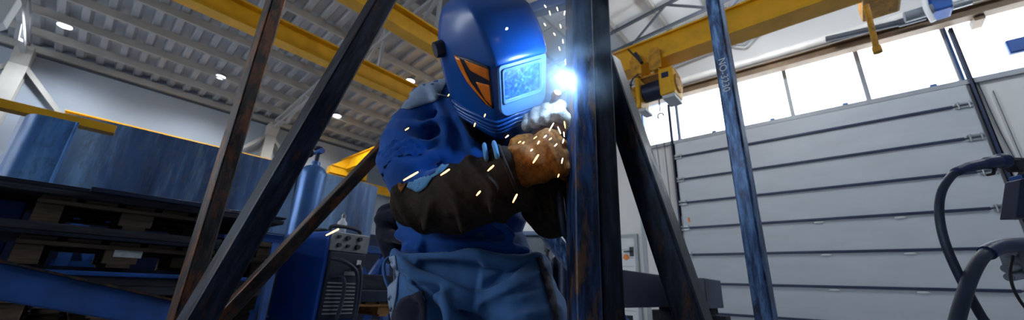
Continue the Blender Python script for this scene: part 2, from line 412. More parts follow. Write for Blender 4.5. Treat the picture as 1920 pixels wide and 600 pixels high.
# right-hand window band
mull = [3.52, 2.62, 1.55, 0.36, -0.80, -1.95, -3.15]
for i in range(6):
    a, b = mull[i], mull[i+1]
    o = MB().lohi((9.07, b+0.02, WINZ0+0.02), (9.075, a-0.02, WINZ1-0.02)).build('window_%d' % (i+1), 'glass'); struct(o)
    f = MB(); t = 0.035
    f.lohi((9.02, b, WINZ0), (9.14, b+t, WINZ1)); f.lohi((9.02, a-t, WINZ0), (9.14, a, WINZ1))
    f.lohi((9.02, b+t, WINZ0), (9.14, a-t, WINZ0+t)); f.lohi((9.02, b+t, WINZ1-t), (9.14, a-t, WINZ1))
    f.build('window_frame', 'frame_blue' if i in (0, 5) else 'frame_grey', o)
    if i in (1, 2, 3, 4): MB().lohi((8.97, (a+b)/2-0.28, WINZ0-0.03), (9.03, (a+b)/2-0.20, WINZ0+0.05)).build('window_latch', 'frame_blue', o)
struct(MB().lohi((8.93, WINY0, WINZ0-0.09), (9.0, WINY1, WINZ0-0.01)).build('trim_3', 'frame_grey'))
# sectional door
zs = [0.0, 0.53, 1.10, 1.69, 2.27, 2.84, 3.39, 3.95, 4.31]
d1 = MB().lohi((8.90, DY0-0.02, 0), (8.93, DY1+0.02, 4.31)).build('door_1', 'grey_equipment'); struct(d1)
for k in range(8):
    pn = MB().lohi((8.86, DY0, zs[k]+0.012), (8.90, DY1, zs[k+1]-0.012)).build('door_panel', 'door', d1, bevel=0.008)
    if k:
        MB().lohi((8.825, DY0+0.22, zs[k]-0.022), (8.857, DY1-0.10, zs[k]+0.022)).build('stiffener_bar', 'door_bar', pn, bevel=0.006)
        for yy in (DY0+0.1, DY1-0.06):
            h = MB()
            for s_ in (-1, 1): h.lohi((8.835, yy-0.09, zs[k]+s_*0.035-0.014), (8.858, yy+0.09, zs[k]+s_*0.035+0.014))
            for q in (-0.06, 0.06): h.cyl((8.83, yy+q, zs[k]-0.06), (8.83, yy+q, zs[k]+0.06), 0.012, n=8)
            h.build('hinge', 'bracket', pn)
        for bx, by in {4: ((1535, 418), (1688, 409)), 3: ((1549, 478), (1707, 475)), 2: ((1564, 541), (1730, 543))}.get(k, ()):
            q = atX(bx, by, 8.85); MB().ell((8.852, q.y, zs[k]-0.055), (0.02, 0.075, 0.022)).build('light_leak', 'white', pn, smooth=60)  # white spots painted for light leaking through at the seam
MB().lohi((8.852, DY1-0.16, 2.40), (8.86, DY1-0.12, 2.50)).build('warning_sticker', 'orange_mark', d1)
for nm, yy in (('trim_4', DY1+0.08), ('trim_5', DY0-0.08)):
    t = MB(); t.lohi((8.90, yy-0.03, 0), (8.99, yy-0.015, 5.4)); t.lohi((8.90, yy-0.03, 0), (8.92, yy+0.02, 5.4)); t.lohi((8.96, yy-0.03, 0), (8.99, yy+0.02, 5.4))
    struct(t.build(nm, 'door_bar'))
# personnel door beside it
d2 = MB().lohi((8.93, PD0, 0.02), (8.99, PD1, 2.15)).build('door_2', 'white'); struct(d2)
f = MB(); f.lohi((8.90, PD0-0.07, 0), (9.0, PD0, 2.22)); f.lohi((8.90, PD1, 0), (9.0, PD1+0.07, 2.22)); f.lohi((8.90, PD0, 2.15), (9.0, PD1, 2.22)); f.build('door_frame', 'frame_grey', d2)
h = MB(); hp = atX(1184, 471, 8.92)
h.lohi((8.915, hp.y-0.05, hp.z-0.12), (8.93, hp.y+0.05, hp.z+0.10)); h.bar((8.88, hp.y, hp.z), (8.88, hp.y+0.18, hp.z-0.01), 0.03, 0.03)
h.bar((8.88, hp.y, hp.z), (8.92, hp.y, hp.z), 0.02, 0.02); h.build('door_handle', 'black', d2)
hp = atX(1174, 482, 8.92); MB().cyl((8.915, hp.y, hp.z), (8.93, hp.y, hp.z), 0.07).build('warning_sticker', 'orange_mark', d2)
for k in range(9):
    z = 0.25+0.2*k; MB().lohi((8.924, PD0+0.05, z), (8.93, PD1-0.05, z+0.012)).build('groove', 'frame_grey', d2)
# window at far left of the left wall
wo = MB().lohi((wl0, YW+0.1, 3.4), (wl1, YW+0.105, 4.25)).build('window_7', 'glass'); struct(wo)
f = MB(); t = 0.06
f.lohi((wl0, YW-0.02, 3.4), (wl0+t, YW+0.12, 4.25)); f.lohi((wl1-t*2.5, YW-0.02, 3.4), (wl1, YW+0.12, 4.25)); f.lohi((wl0+t, YW-0.02, 3.4), (wl1-t*2.5, YW+0.12, 3.4+t)); f.lohi((wl0+t, YW-0.02, 4.25-t), (wl1-t*2.5, YW+0.12, 4.25))
f.build('window_frame', 'white', wo)
struct(MB().lohi((8.985, 3.62, 0), (9.0, 3.72, 5.6)).build('trim_6', 'frame_grey'))

# ================================================================== HALL STEELWORK
def column(X, label, part_label=None):
    t = thing('wall_column', label, 'column', (X, YW-0.25, 0), 'steel columns on the left wall')
    MB().ibeam((X, YW-0.2, 0.02), (X, YW-0.2, 5.3), 0.3, 0.34, 0.03, 0.03, Vector((0, 1, 0))).build('shaft', 'purlin', t)
    MB().lohi((X-0.25, YW-0.45, 0), (X+0.25, YW-0.02, 0.02)).build('base_plate', 'purlin', t)
    MB().prism([(X-0.14, YW-0.03, 5.3), (X-0.14, YW-0.38, 5.3), (X-0.14, YW-0.6, 5.62), (X-0.14, YW-0.6, 5.7), (X-0.14, YW-0.03, 5.7)], (0.28, 0, 0)).build('haunch', 'purlin', t)
    MB().bar((X+0.1, YW-0.2, 5.3), (X+1.0, YW-0.1, 4.3), 0.10, 0.08).build('knee_brace', 'purlin', t)
    MB().bar((X-0.1, YW-0.2, 5.3), (X-1.0, YW-0.1, 4.3), 0.10, 0.08).build('knee_brace', 'purlin', t)
column(-1.97, 'pale steel wall column at the far left above the short yellow beam')
column(3.33, 'pale steel wall column seen between the rusty tube and the dark leaning tube')
def truss(X, y0, y1, dep, label, chord='truss', flat=False, th=0.09):
    t = thing('roof_truss', label, 'truss', (X, y0, roofz(y0)-0.2), 'roof trusses')
    top = lambda y: roofz(y)-0.26
    bot = (lambda y: roofz(y0)-0.26-dep*0.4) if flat else (lambda y: top(y)-dep*min(1, 0.25+(y0-y)/4))
    MB().bar((X, y0, top(y0)), (X, y1, top(y1)), th, th).build('top_chord', chord, t)
    MB().bar((X, y0, bot(y0)), (X, y1, bot(y1)), th, th).build('bottom_chord', chord, t)
    n = max(4, int((y0-y1)/1.1)); 
    for k in range(n):
        a = y0+(y1-y0)*k/n; b = y0+(y1-y0)*(k+1)/n
        p, q = ((a, top(a)), (b, bot(b))) if k % 2 == 0 else ((a, bot(a)), (b, top(b)))
        MB().bar((X, p[0], p[1]), (X, q[0], q[1]), th*0.7, th*0.7).build('web_brace', chord, t)
    return t
truss(-1.97, 13.6, -6, 0.9, 'grey roof truss rising over the left wall column at far left')
truss(3.33, 13.6, -6, 0.9, 'pale lattice roof truss crossing behind the yellow girders left of the welder')
truss(7.2, 13.6, -6, 0.85, 'dark lattice roof truss above the yellow hoist', 'truss_dark', th=0.06)
truss(8.75, 13.6, -6, 0.8, 'lattice truss along the gable above the windows', 'truss', th=0.06)
# ceiling lamps
def ceiling_lamp(x, y, label, drop=0.14):
    z = roofz(y)-drop
    t = thing('ceiling_light', label, 'ceiling light', (x, y, z), 'round high-bay ceiling lamps')
    MB().lathe((x, y, z), ZZ, [(0, 0.13), (0.03, 0.14), (0.06, 0.12), (0.08, 0.08), (0.10, 0.05)]).build('housing', 'grey_equipment', t, smooth=40)
    MB().lathe((x, y, z-0.025), ZZ, [(0, 0.10), (0.012, 0.12), (0.026, 0.12)]).build('diffuser', 'lamp_glow', t, smooth=40)
    MB().cyl((x, y, z+0.09), (x, y, roofz(y)+0.005), 0.015, n=8).build('hanger', 'grey_equipment', t)
    s = lamp('lamp_light', 'SPOT' if drop < 0.5 else 'POINT', (x, y, z-0.05), LAMP_W if drop < 0.5 else LAMP_W*0.5, (0.9, 0.95, 1.0), shadow_soft_size=0.18)
    if drop < 0.5: s.data.spot_size = math.radians(150); s.data.spot_blend = 0.6; s.parent = t; s.location = (0, 0, -0.05)
    return t
LAMP_W = 300
for x, y, l in ((-1.46, 12.41, 'round ceiling lamp at far left near the roof column'), (1.42, 12.24, 'round ceiling lamp left of the rusty tube, over the wall rail'),
                (1.82, 8.88, 'round ceiling lamp beside the rusty tube above the lower yellow girder'), (4.63, 12.09, 'round ceiling lamp between dark leaning tube and welder, lowest of the visible lamps'),
                (5.13, 8.68, 'round ceiling lamp just above the end of the yellow girder by the welder shoulder')):
    ceiling_lamp(x, y, l)
for x, y, d in ((-5, 8.8, 0.14), (5.6, -3.5, 1.3), (6.4, 0.6, 1.3)):  # long-hanger lamps are unseen, added to brighten door wall and roof
    ceiling_lamp(x, y, 'round ceiling lamp ' + ('beyond the left edge over the pallets' if x < 0 else 'on a long hanger in front of the gable windows, unseen, added to brighten roof and door' if y > 0 else 'on a long hanger near the right front corner, unseen, added to brighten roof and door'), d)
# cranes and rails
def girder(name, p, q, h, w, label, hangers):
    t = thing(name, label, 'crane girder', p, 'yellow ceiling girders')
    p = Vector(p); q = Vector(q)
    MB().ibeam(p, q, w, h, 0.04, 0.03).build('beam', 'yellow', t)
    for x in hangers:
        MB().bar((x, p.y, p.z+h/2), (x, p.y, roofz(p.y)-0.2), 0.06, 0.06).build('hanger', 'truss', t)
girder('crane_girder', (-4, 7.0, 5.02), (5.2, 7.0, 5.02), 0.42, 0.26, 'long yellow girder crossing behind the rusty tube and dark leaning tube, the lower one', (-3, 3.33))
girder('crane_girder', (-4, 5.0, 5.03), (5.2, 5.0, 5.03), 0.40, 0.24, 'yellow girder at the top, ending behind the helmet, the upper one', (-3, 3.33))
t = thing('crane_rail', 'long thin yellow crane rail along the left wall behind the steel shell', 'crane rail', (4, 13.6, 4.2))
MB().ibeam((-1.0, 13.6, 4.30), (8.6, 13.6, 4.30), 0.2, 0.30, 0.03, 0.02).build('rail_beam', 'yellow', t)
for x in (3.33, 8.2): MB().lohi((x-0.1, 13.55, 4.0), (x+0.1, YW-0.03, 4.15)).build('corbel', 'purlin', t)
jy = 4.6; j1 = atY(220, 236, jy); jz1 = j1.z; jz0 = atY(217, 249, jy).z-0.022
t = thing('jib_beam', 'short thick yellow beam at far left ending in front of the large steel shell', 'crane beam', (-1.9, jy, 0))
MB().lohi((-2.2, jy, jz0+0.015), (j1.x, jy+0.12, jz1)).build('beam', 'yellow', t, bevel=0.004)
MB().lohi((-2.2, jy-0.02, jz0-0.012), (j1.x-0.62, jy+0.14, jz0+0.015)).build('lower_flange', 'yellow_dirty', t)
MB().lohi((-2.15, jy-0.02, 0), (-1.99, jy+0.14, jz0-0.012)).build('pillar', 'yellow_dirty', t)
# travelling crane with hoist
t = thing('overhead_crane', 'yellow travelling crane girder carrying the hoist above the windows', 'crane', (6, 5, 4.7))
gb = MB().lohi((5.9, -0.8, 4.82), (6.1, 14.0, 5.20)); gb.lohi((5.82, -0.8, 4.74), (6.18, 14.0, 4.80)); gb.lohi((5.84, -0.8, 5.2), (6.16, 14.0, 5.23)); gb.lohi((5.96, -0.8, 4.8), (6.04, 14.0, 4.82))
gb.build('girder', 'yellow', t)
e = MB().lohi((5.3, 13.45, 4.50), (6.7, 13.75, 4.76)); e.prism([(5.3, 13.4, 4.76), (5.9, 13.4, 5.2), (6.1, 13.4, 5.2), (6.7, 13.4, 4.76)], (0, 0.3, 0)); e.build('end_carriage', 'yellow', t)
e = MB().lohi((5.5, -1.15, 4.72), (6.7, -0.75, 4.98)); e.build('end_carriage', 'yellow_dirty', t, bevel=0.03)
a = atX(1624, 10, 5.7); b = atX(1643, 88, 5.7)
MB().cyl(a, b, 0.03, n=10).cyl(b, b-Vector((0, 0, 0.08)), 0.045, n=10).build('stop_arm', 'yellow_dirty', t)
hz = 4.74; hy0 = atX(1200, 150, 5.9).y; hy1 = atX(1268, 150, 5.9).y; hc = hy1+0.36
t = thing('chain_hoist', 'yellow electric hoist with dark blue drum hanging below the crane girder', 'hoist', (6.0, hc, 4.1))
for yy in (hc+0.258, hc-0.082):
    tr = MB(); tr.lohi((5.74, yy-0.10, hz-0.22), (5.78, yy+0.10, hz+0.12)); tr.lohi((6.22, yy-0.10, hz-0.22), (6.26, yy+0.10, hz+0.12)); tr.lohi((5.74, yy-0.05, hz-0.24), (6.26, yy+0.05, hz-0.20))
    tr.build('trolley', 'yellow_dirty', t, bevel=0.01)
for yy in (hc+0.258, hc-0.082):
    for xx in (5.80, 6.20): MB().cyl((xx-0.025, yy, 4.885), (xx+0.025, yy, 4.885), 0.085, n=18).build('wheel', 'yellow_dirty', t, smooth=40)
zc = hz-0.50
MB().cyl((6.0, hc-0.109, zc), (6.0, hc+0.231, zc), 0.17, n=28).build('drum', 'navy_steel', t, smooth=40)
MB().lohi((5.76, hc-0.354, zc-0.24), (6.22, hc-0.109, zc+0.26)).build('motor_housing', 'yellow', t, bevel=0.04)
dl = MB(); dl.lohi((5.755, hc-0.286, zc+0.06), (5.762, hc-0.170, zc+0.16)); dl.build('rating_plate', 'navy_steel', t)
g_ = MB().cyl((5.98, hc-0.381, zc), (5.98, hc-0.354, zc), 0.17, n=20)
for k in range(5):
    a = 2*PI*k/5; g_.cyl((5.98+0.12*math.cos(a), hc-0.388, zc+0.12*math.sin(a)), (5.98+0.12*math.cos(a), hc-0.374, zc+0.12*math.sin(a)), 0.02, n=8)
g_.build('gear_cover', 'yellow_dirty', t)
MB().lohi((5.78, hc+0.231, zc-0.34), (6.2, hc+0.313, zc+0.26)).build('end_bracket', 'yellow', t, bevel=0.03)
MB().lohi((5.82, hc+0.313, zc-0.1), (6.1, hc+0.408, zc+0.12)).build('limit_switch', 'yellow_dirty', t, bevel=0.03)
MB().lohi((5.8, hc-0.340, zc-0.30), (6.2, hc-0.136, zc-0.24)).build('guard_plate', 'white', t, bevel=0.01); MB().lohi((5.84, hc+0.170, zc-0.40), (6.16, hc+0.299, zc-0.34)).build('guard_plate', 'white', t, bevel=0.01)
MB().lohi((5.86, hc-0.340, hz-0.26), (6.14, hc+0.313, hz-0.22)).build('hoist_frame', 'yellow_dirty', t)
MB().cyl((6.0, hc-0.014, zc-0.42), (6.0, hc-0.014, zc-0.1), 0.012, n=8).build('chain', 'bracket', t)
MB().torus((6.0, hc-0.014, zc-0.50), (1, 0, 0), 0.05, 0.014, 16, 8, -2.4, 1.9, ZZ).build('hook', 'truss_dark', t, smooth=60)
cb = MB().loft(smooth_path([(5.75, hc+0.340, zc+0.1), (5.6, hc+0.510, zc+0.15), (5.6, hc+0.646, zc+0.5), (5.8, hc+0.714, zc+0.85)]), 0.012, n=8)
cb.loft(smooth_path([(5.7, hc+0.204, zc+0.25), (5.55, hc+0.272, zc+0.05), (5.7, hc+0.36, zc-0.2)]), 0.014, n=8); cb.build('power_cable', 'black', t, smooth=60)
MB().bar(atX(1192, 100, 5.6), atX(1203, 118, 5.6), 0.07, 0.05).bar(atX(1178, 93, 5.6), atX(1203, 118, 5.6), 0.03, 0.03).build('cable_arm', 'black', t)
# runway beam, pipe and conduit above the windows
t = thing('runway_beam', 'brown crane runway beam running just above the window band', 'beam', (8.7, 0, 5.3))
MB().ibeam((8.72, 4.6, 5.57), (8.72, -6.9, 5.42), 0.2, 0.20, 0.03, 0.03).build('beam', 'brown_steel', t)
for y in (3.9, -2.3, -6.0): MB().lohi((8.7, y-0.06, 5.3), (9.0, y+0.06, 5.42)).build('bracket', 'brown_steel', t)
tag(MB().cyl((8.60, 3.6, 5.757), (8.60, -6.9, 5.62), 0.09, n=16).build('service_pipe', 'silver', smooth=40), 'bright silver pipe lying along the top of the brown runway beam', 'pipe')
tag(MB().cyl(atX(1548, 74, 8.4), atX(1690, 42, 8.4), 0.055, n=14).cyl(atX(1684, 44, 8.4), atX(1735, 30, 8.4), 0.07, n=14).build('cable_duct', 'truss_dark', smooth=40), 'grey cable duct above the silver pipe beside the blue door motor', 'duct')
p = atX(1762, 14, 8.15)
t = thing('door_motor', 'blue door drive motor hanging above the right end of the door', 'motor', p)
MB().lohi(p+Vector((-0.15, -0.12, -0.12)), p+Vector((0.2, 0.12, 0.2))).build('housing', 'beam_blue', t, bevel=0.03)
MB().cyl(p+Vector((-0.1, 0.10, -0.05)), p+Vector((-0.1, 0.42, -0.05)), 0.09).build('gearbox', 'grey_equipment', t, smooth=40)
MB().cyl(p+Vector((-0.1, -0.30, -0.1)), p+Vector((-0.1, -0.1, -0.1)), 0.06).build('shaft_end', 'bracket', t, smooth=40)
MB().loft(smooth_path([p+Vector((-0.18, 0.22, 0.55)), p+Vector((-0.2, 0.16, 0.2)), p+Vector((-0.2, 0.18, -0.05)), p+Vector((-0.16, 0.15, -0.3))]), 0.035, n=8).build('white_hose', 'white', t, smooth=60)
p = atX(1916, 84, 8.9)
tag(MB().lohi(p+Vector((-0.05, -0.15, -0.12)), p+Vector((0.05, 0.15, 0.12))).build('junction_box', 'beam_blue', bevel=0.02), 'blue junction box on the window frame at the right edge', 'box')
def wire(pts, r, label, n=6): return tag(MB().loft(smooth_path(pts), r, n=n).build('hanging_cable', 'truss_dark', smooth=60), label, 'cable', 'thin cables hanging on the gable wall')
wire([atX(1826, 155, 8.97), atX(1862, 245, 8.97), atX(1900, 330, 8.97), atX(1935, 420, 8.97)], 0.008, 'thin cable on the wall right of the door, nearest the door edge')
wire([atX(1832, 152, 8.97), atX(1872, 240, 8.97), atX(1918, 330, 8.97), atX(1950, 420, 8.97)], 0.008, 'thin cable on the wall right of the door, second from the door edge')
wire([atX(1862, 170, 8.97), atX(1900, 260, 8.97), atX(1925, 320, 8.97), atX(1960, 420, 8.97)], 0.006, 'thin cable on the wall right of the door, farthest from the door edge')
wire([atX(1231, 270, 8.9), atX(1239, 330, 8.9), atX(1246, 400, 8.9), atX(1250, 450, 8.9)], 0.010, 'thin control cable hanging left of the door under the hoist')
wire([atX(1243, 250, 8.9), atX(1252, 330, 8.9), atX(1256, 370, 8.9), atX(1258, 385, 8.9)], 0.010, 'thin cable hanging beside the left door track')
p = atX(1262, 415, 8.85)
t = thing('control_cabinet', 'narrow blue control cabinet on the wall left of the sectional door', 'cabinet', p)
MB().lohi((8.80, p.y-0.05, 1.0), (8.99, p.y+0.14, p.z+0.05)).build('housing', 'beam_blue', t, bevel=0.01)
MB().lohi((8.94, p.y-0.25, 0.6), (8.985, p.y+0.20, p.z+0.12)).build('back_panel', 'white', t)
# pale riveted sheet in the top left corner
pc = [atY(-70, -40, 6.0), atY(38, -8, 6.0), atY(6, 42, 6.0), atY(-90, 70, 6.0)]
t = tag(MB().prism(pc, (0, 0.25, 0.03)).build('ventilation_duct', 'white', bevel=0.02), 'pale blue-white duct corner in the top left of the picture', 'duct')

# ================================================================== STACKS AT LEFT
def pallet(x, y, z, label, mat='wood', group='wooden pallets', L=1.2, Wd=0.8, labels=False):   # short side along X, faces the camera
    t = thing('wooden_pallet', label, 'pallet', (x+Wd/2, y+L/2, z), group)
    for k in range(3):
        xx = (0.05, Wd/2, Wd-0.05)[k]
        MB().lohi((x+xx-0.05, y, z), (x+xx+0.05, y+L, z+0.022)).build('bottom_board', mat, t, bevel=0.003)
        for j in range(3):
            yy = (0.05, L/2, L-0.05)[j]
            w_ = 0.05 if k != 1 else 0.0725
            b = MB().lohi((x+xx-w_, y+yy-0.05, z+0.022), (x+xx+w_, y+yy+0.05, z+0.10)).build('block', mat, t, bevel=0.004)
    for j in range(3):
        yy = (0.05, L/2, L-0.05)[j]; MB().lohi((x, y+yy-0.07, z+0.10), (x+Wd, y+yy+0.07, z+0.122)).build('stringer_board', mat, t, bevel=0.003)
    for k in range(5):
        xx = 0.07+(Wd-0.14)*k/4; MB().lohi((x+xx-0.065, y-0.004, z+0.122), (x+xx+0.065, y+L, z+0.144)).build('deck_board', mat, t, bevel=0.003)
    return t
PX, PY = -0.20, 3.2
for k in range(5):
    pallet(PX+(0.03, -0.02, 0.05, -0.04, 0.02)[k], PY+(0.0, 0.04, 0.02, 0.05, 0.0)[k], 0.144*k, ('lowest pallet on the floor at the bottom of the left stack', 'second pallet from the floor in the left stack', 'third pallet from the floor in the left stack', 'fourth pallet from the floor in the left stack', 'wooden pallet just below the blue sloping beam in the left stack')[k], group='pallets stacked at left')
def slab(name, a, b, mat, label, cat, group=None, bevel=0.003): return tag(MB().lohi(a, b).build(name, mat, bevel=bevel), label, cat, group)
slab('wooden_plank', (-0.75, 3.16, 0.722), (0.95, 3.42, 0.765), 'plank', 'grey plank right above the blue sloping beam, lower of two', 'plank', 'planks under the pallets')
slab('wooden_plank', (-0.70, 3.19, 0.767), (0.90, 3.45, 0.815), 'plank', 'brown-edged plank below the thin blue bar, upper of two', 'plank', 'planks under the pallets')
slab('wooden_plank', (-0.7, 3.8, 0.722), (0.6, 4.05, 0.815), 'plank', 'plank at the back of the left pallet stack', 'plank', 'planks under the pallets')
slab('steel_bar', (-0.9, 3.17, 0.817), (0.85, 3.23, 0.842), 'beam_blue', 'thin blue bar below the pallet that carries a white label', 'bar', None, 0.006)
slab('steel_bar', (-0.9, 3.30, 0.817), (0.85, 3.40, 0.862), 'sheet', 'dark flat bar behind the thin blue bar under the labelled pallet', 'bar')
slab('steel_bar', (-0.9, 3.85, 0.817), (0.6, 3.95, 0.862), 'sheet', 'dark flat bar at the back under the labelled pallet', 'bar')
p2_ = pallet(PX+0.0, PY, 0.864, 'weathered pallet with a white paper label on its middle block', group='pallets stacked at left')
MB().lohi((PX+0.365, PY-0.005, 0.925), (PX+0.485, PY-0.001, 0.985)).build('paper_label', 'paper', p2_)
slab('steel_sheet', (-1.0, 3.12, 1.010), (0.66, 4.35, 1.030), 'sheet', 'steel sheet lying on the labelled pallet, lower of two', 'sheet metal', 'steel sheets between the pallets')
slab('steel_sheet', (-1.0, 3.14, 1.033), (0.64, 4.3, 1.075), 'plank', 'thick grey sheet under the upper pallet, upper of two', 'sheet metal', 'steel sheets between the pallets')
pallet(PX+0.01, PY, 1.078, 'topmost weathered pallet at left just below the blue steel shell', group='pallets stacked at left')
for k, (dx, dz, w_) in enumerate(((0, 0.0, 0.026), (-0.12, 0.027, 0.018), (0.05, 0.046, 0.012))):
    slab('steel_sheet', (-0.9+dx, 3.12+0.02*k, 1.223+dz), (0.98+dx*0.5, 4.5, 1.223+dz+w_), 'sheet' if k else 'plank', ('grey-brown board', 'dark steel sheet', 'thin dark steel sheet')[k]+' on the topmost left pallet, '+('lowest', 'middle', 'uppermost')[k]+' of the three under the shell', 'sheet metal', 'sheets under the steel shell')
slab('steel_bar', (-0.02, 3.05, 1.254), (0.5, 3.11, 1.28), 'navy_steel', 'short dark pipe-like bar at the front edge under the shell', 'bar')
a = atY(-40, 520, 2.55); b = atY(315, 590, 2.75)
t = thing('steel_beam', 'blue painted beam sloping across the lower left corner', 'beam', (a+b)/2-Vector((0, 0, 0.2)))
dz = Vector((0, 0, 1))
MB().bar(a, b, 0.13, 0.09, dz).build('web', 'beam_blue', t, bevel=0.006)
MB().bar(a+dz*0.068, b+dz*0.068, 0.010, 0.14, dz).build('top_flange', 'tube_rust', t)
slab('steel_beam', (-1.9, 3.5, 1.08), (-0.24, 3.62, 1.20), 'beam_blue', 'blue beam end left of the topmost pallet', 'beam')
slab('steel_beam', (-1.9, 3.6, 0.87), (-0.26, 3.7, 0.98), 'beam_blue', 'blue beam end left of the labelled pallet', 'beam')
for xx in (-1.6, -0.7): tag(MB().bar((xx, 3.6, 0), (xx, 3.6, 0.87), 0.09, 0.09).bar((xx-0.12, 3.6, 0.01), (xx+0.12, 3.6, 0.01), 0.09, 0.02).build('support_stand', 'navy_steel'), 'dark stand carrying the blue beams at far left' + (', outer one' if xx < -1 else ', nearer the pallets'), 'stand')
tag(MB().bar((-1.25, 3.6, 0.985), (-1.25, 3.6, 1.075), 0.1, 0.12).build('spacer_block', 'wood'), 'wooden spacer between the two blue beam ends at far left', 'block')
# rolled steel shells (curved in plan)
def shell(name, pts, z0, z1, th, mat, label, lean=0.0, y_top=0.0):
    P = smooth_path([Vector((x, y, 0)) for x, y in pts], 8); vs = []; fs = []; n = len(P)
    for k in (0, 1):
        for i, p in enumerate(P):
            d = (P[min(i+1, n-1)]-P[max(i-1, 0)]).normalized(); nn = Vector((-d.y, d.x, 0))*th*k
            zt = z1[0]+(z1[1]-z1[0])*i/(n-1)
            vs += [(p+nn)+Vector((0, 0, z0)), (p+nn)+Vector((lean, y_top, zt))]
    N = 2*n
    for i in range(n-1):
        a = 2*i; fs += [(a, a+2, a+3, a+1), (N+a, N+a+1, N+a+3, N+a+2), (a+1, a+3, N+a+3, N+a+1), (a, N+a, N+a+2, a+2)]
    fs += [(0, 1, N+1, N), (N-2, 2*N-2, 2*N-1, N-1)]
    return tag(MB().add(vs, fs).build(name, mat, smooth=50), label, 'steel shell' if 'shell' in name else 'steel plate')
def xy(px, py, Y): p = atY(px, py, Y); return (p.x, p.y)
zt = [atY(62, 211, 4.1).z, atY(420, 276, 4.05).z]
shell('steel_plate', [(-0.47, 4.25), (-0.455, 4.1), (-0.42, 4.0), (-0.36, 3.965), (-0.22, 3.95), (-0.205, 3.95)], 1.285, (1.835, 1.83), 0.02, 'plate', 'pale blue steel plate standing on the left pallet stack below the yellow beam')
SB = atY(520, 438, 5.0).z; ST = atY(400, 272, 5.0).z
shell('rolled_steel_shell', [(-0.62, 5.35), (-0.45, 5.12), (-0.1, 5.02), (0.5, 5.0), (1.2, 5.0), (1.9, 5.0), (2.45, 5.02), (2.72, 5.10), (2.79, 5.22)], SB, (ST-0.02, ST), 0.04, 'plate_shell', 'large dark blue-grey rolled steel shell on trestles behind the pallets and gas cylinder')
slab('steel_plate', (-2.6, 5.75, 0.0), (1.2, 5.80, 1.75), 'navy_steel', 'dark sheet added behind the left pallets to darken the gaps between them', 'steel plate', None, 0.004)  # added dark sheet, hides the bright wall seen through the pallet gaps
slab('steel_plate', (1.25, 6.1, 0.0), (4.9, 6.16, 1.62), 'navy_steel', 'dark sheet added behind the blue trestles to darken the background', 'steel plate', None, 0.004)  # second added sheet, darkens the bright background behind the trestles
# pallets and trestles behind the leaning tubes
for k in range(8): pallet(0.66+(0.02, 0, 0.03, -0.01, 0.02, 0.0, 0.01, 0.03)[k], 3.98, 0.144*k, 'wooden pallet in the stack behind the leaning tubes, ' + ('lowest', 'second from the floor', 'third from the floor', 'fourth from the floor', 'fifth from the floor', 'third from the top', 'second from the top', 'topmost')[k], group='pallets stacked behind the tubes', L=0.8, Wd=0.5)
def trestle(px0, px1, py_top, Y, label):
    a = atY(px0, 435, Y); b = atY(px1, 435, Y); z = SB-0.003; x0, x1 = a.x, b.x
    t = thing('steel_trestle', label, 'trestle', ((x0+x1)/2, Y, 0), 'blue steel trestles')
    MB().lohi((x0, Y-0.06, z-0.1), (x1, Y+0.06, z)).build('top_beam', 'beam_blue', t, bevel=0.005)
    for x in (x0+0.06, x1-0.06):
        for s_ in (-1, 1): MB().bar((x, Y+s_*0.02, z-0.1), (x, Y+s_*0.3, 0), 0.08, 0.08).build('leg', 'beam_blue', t)
    MB().bar((x0+0.1, Y-0.04, z-0.12), ((x0+x1)/2, Y-0.1, z-0.45), 0.06, 0.05).bar((x1-0.1, Y-0.04, z-0.12), ((x0+x1)/2, Y-0.1, z-0.45), 0.06, 0.05).build('brace', 'beam_blue', t)
    MB().lohi((x0, Y-0.13, z-0.5), (x1, Y-0.06, z-0.42)).build('cross_rail', 'beam_blue', t)
    return t
trestle(655, 735, None, 5.16, 'blue steel trestle under the dark shell, right of the welding machine')
trestle(425, 530, None, 5.16, 'blue steel trestle behind the leaning tubes, left of the welding machine')
trestle(120, 250, None, 5.16, 'blue steel trestle hidden mostly behind the left pallet stack')
# beams and pallets right of the machine
zq = atY(700, 590, 3.9).z
pb = pallet(atY(655, 590, 3.9).x-0.02, 3.9, zq-0.02, 'pale new wooden pallet low down between welding machine and welder', 'wood_warm', 'new pallets by the machine', 0.8, 0.8)
px_ = atY(655, 590, 3.9).x
for k in range(2): pallet(px_-0.02, 3.9, (zq-0.02)*k/2, 'pallet under the pale new pallet, ' + ('on the floor', 'second from the floor')[k], 'wood_warm', 'new pallets by the machine', 0.8, 0.8)
zz = zq-0.02+0.146
for k, mt in enumerate(('plate_dark', 'plank')):
    h_ = (0.12, 0.15)[k]
    slab(('steel_beam', 'wooden_beam')[k], (px_-0.05, 3.86, zz), (px_+0.9, 4.06, zz+h_), mt, ('dark steel beam lying on the pale pallet beside the machine', 'brown timber beam lying on the dark steel beam beside the machine')[k], 'beam', None, 0.008); zz += h_+0.004
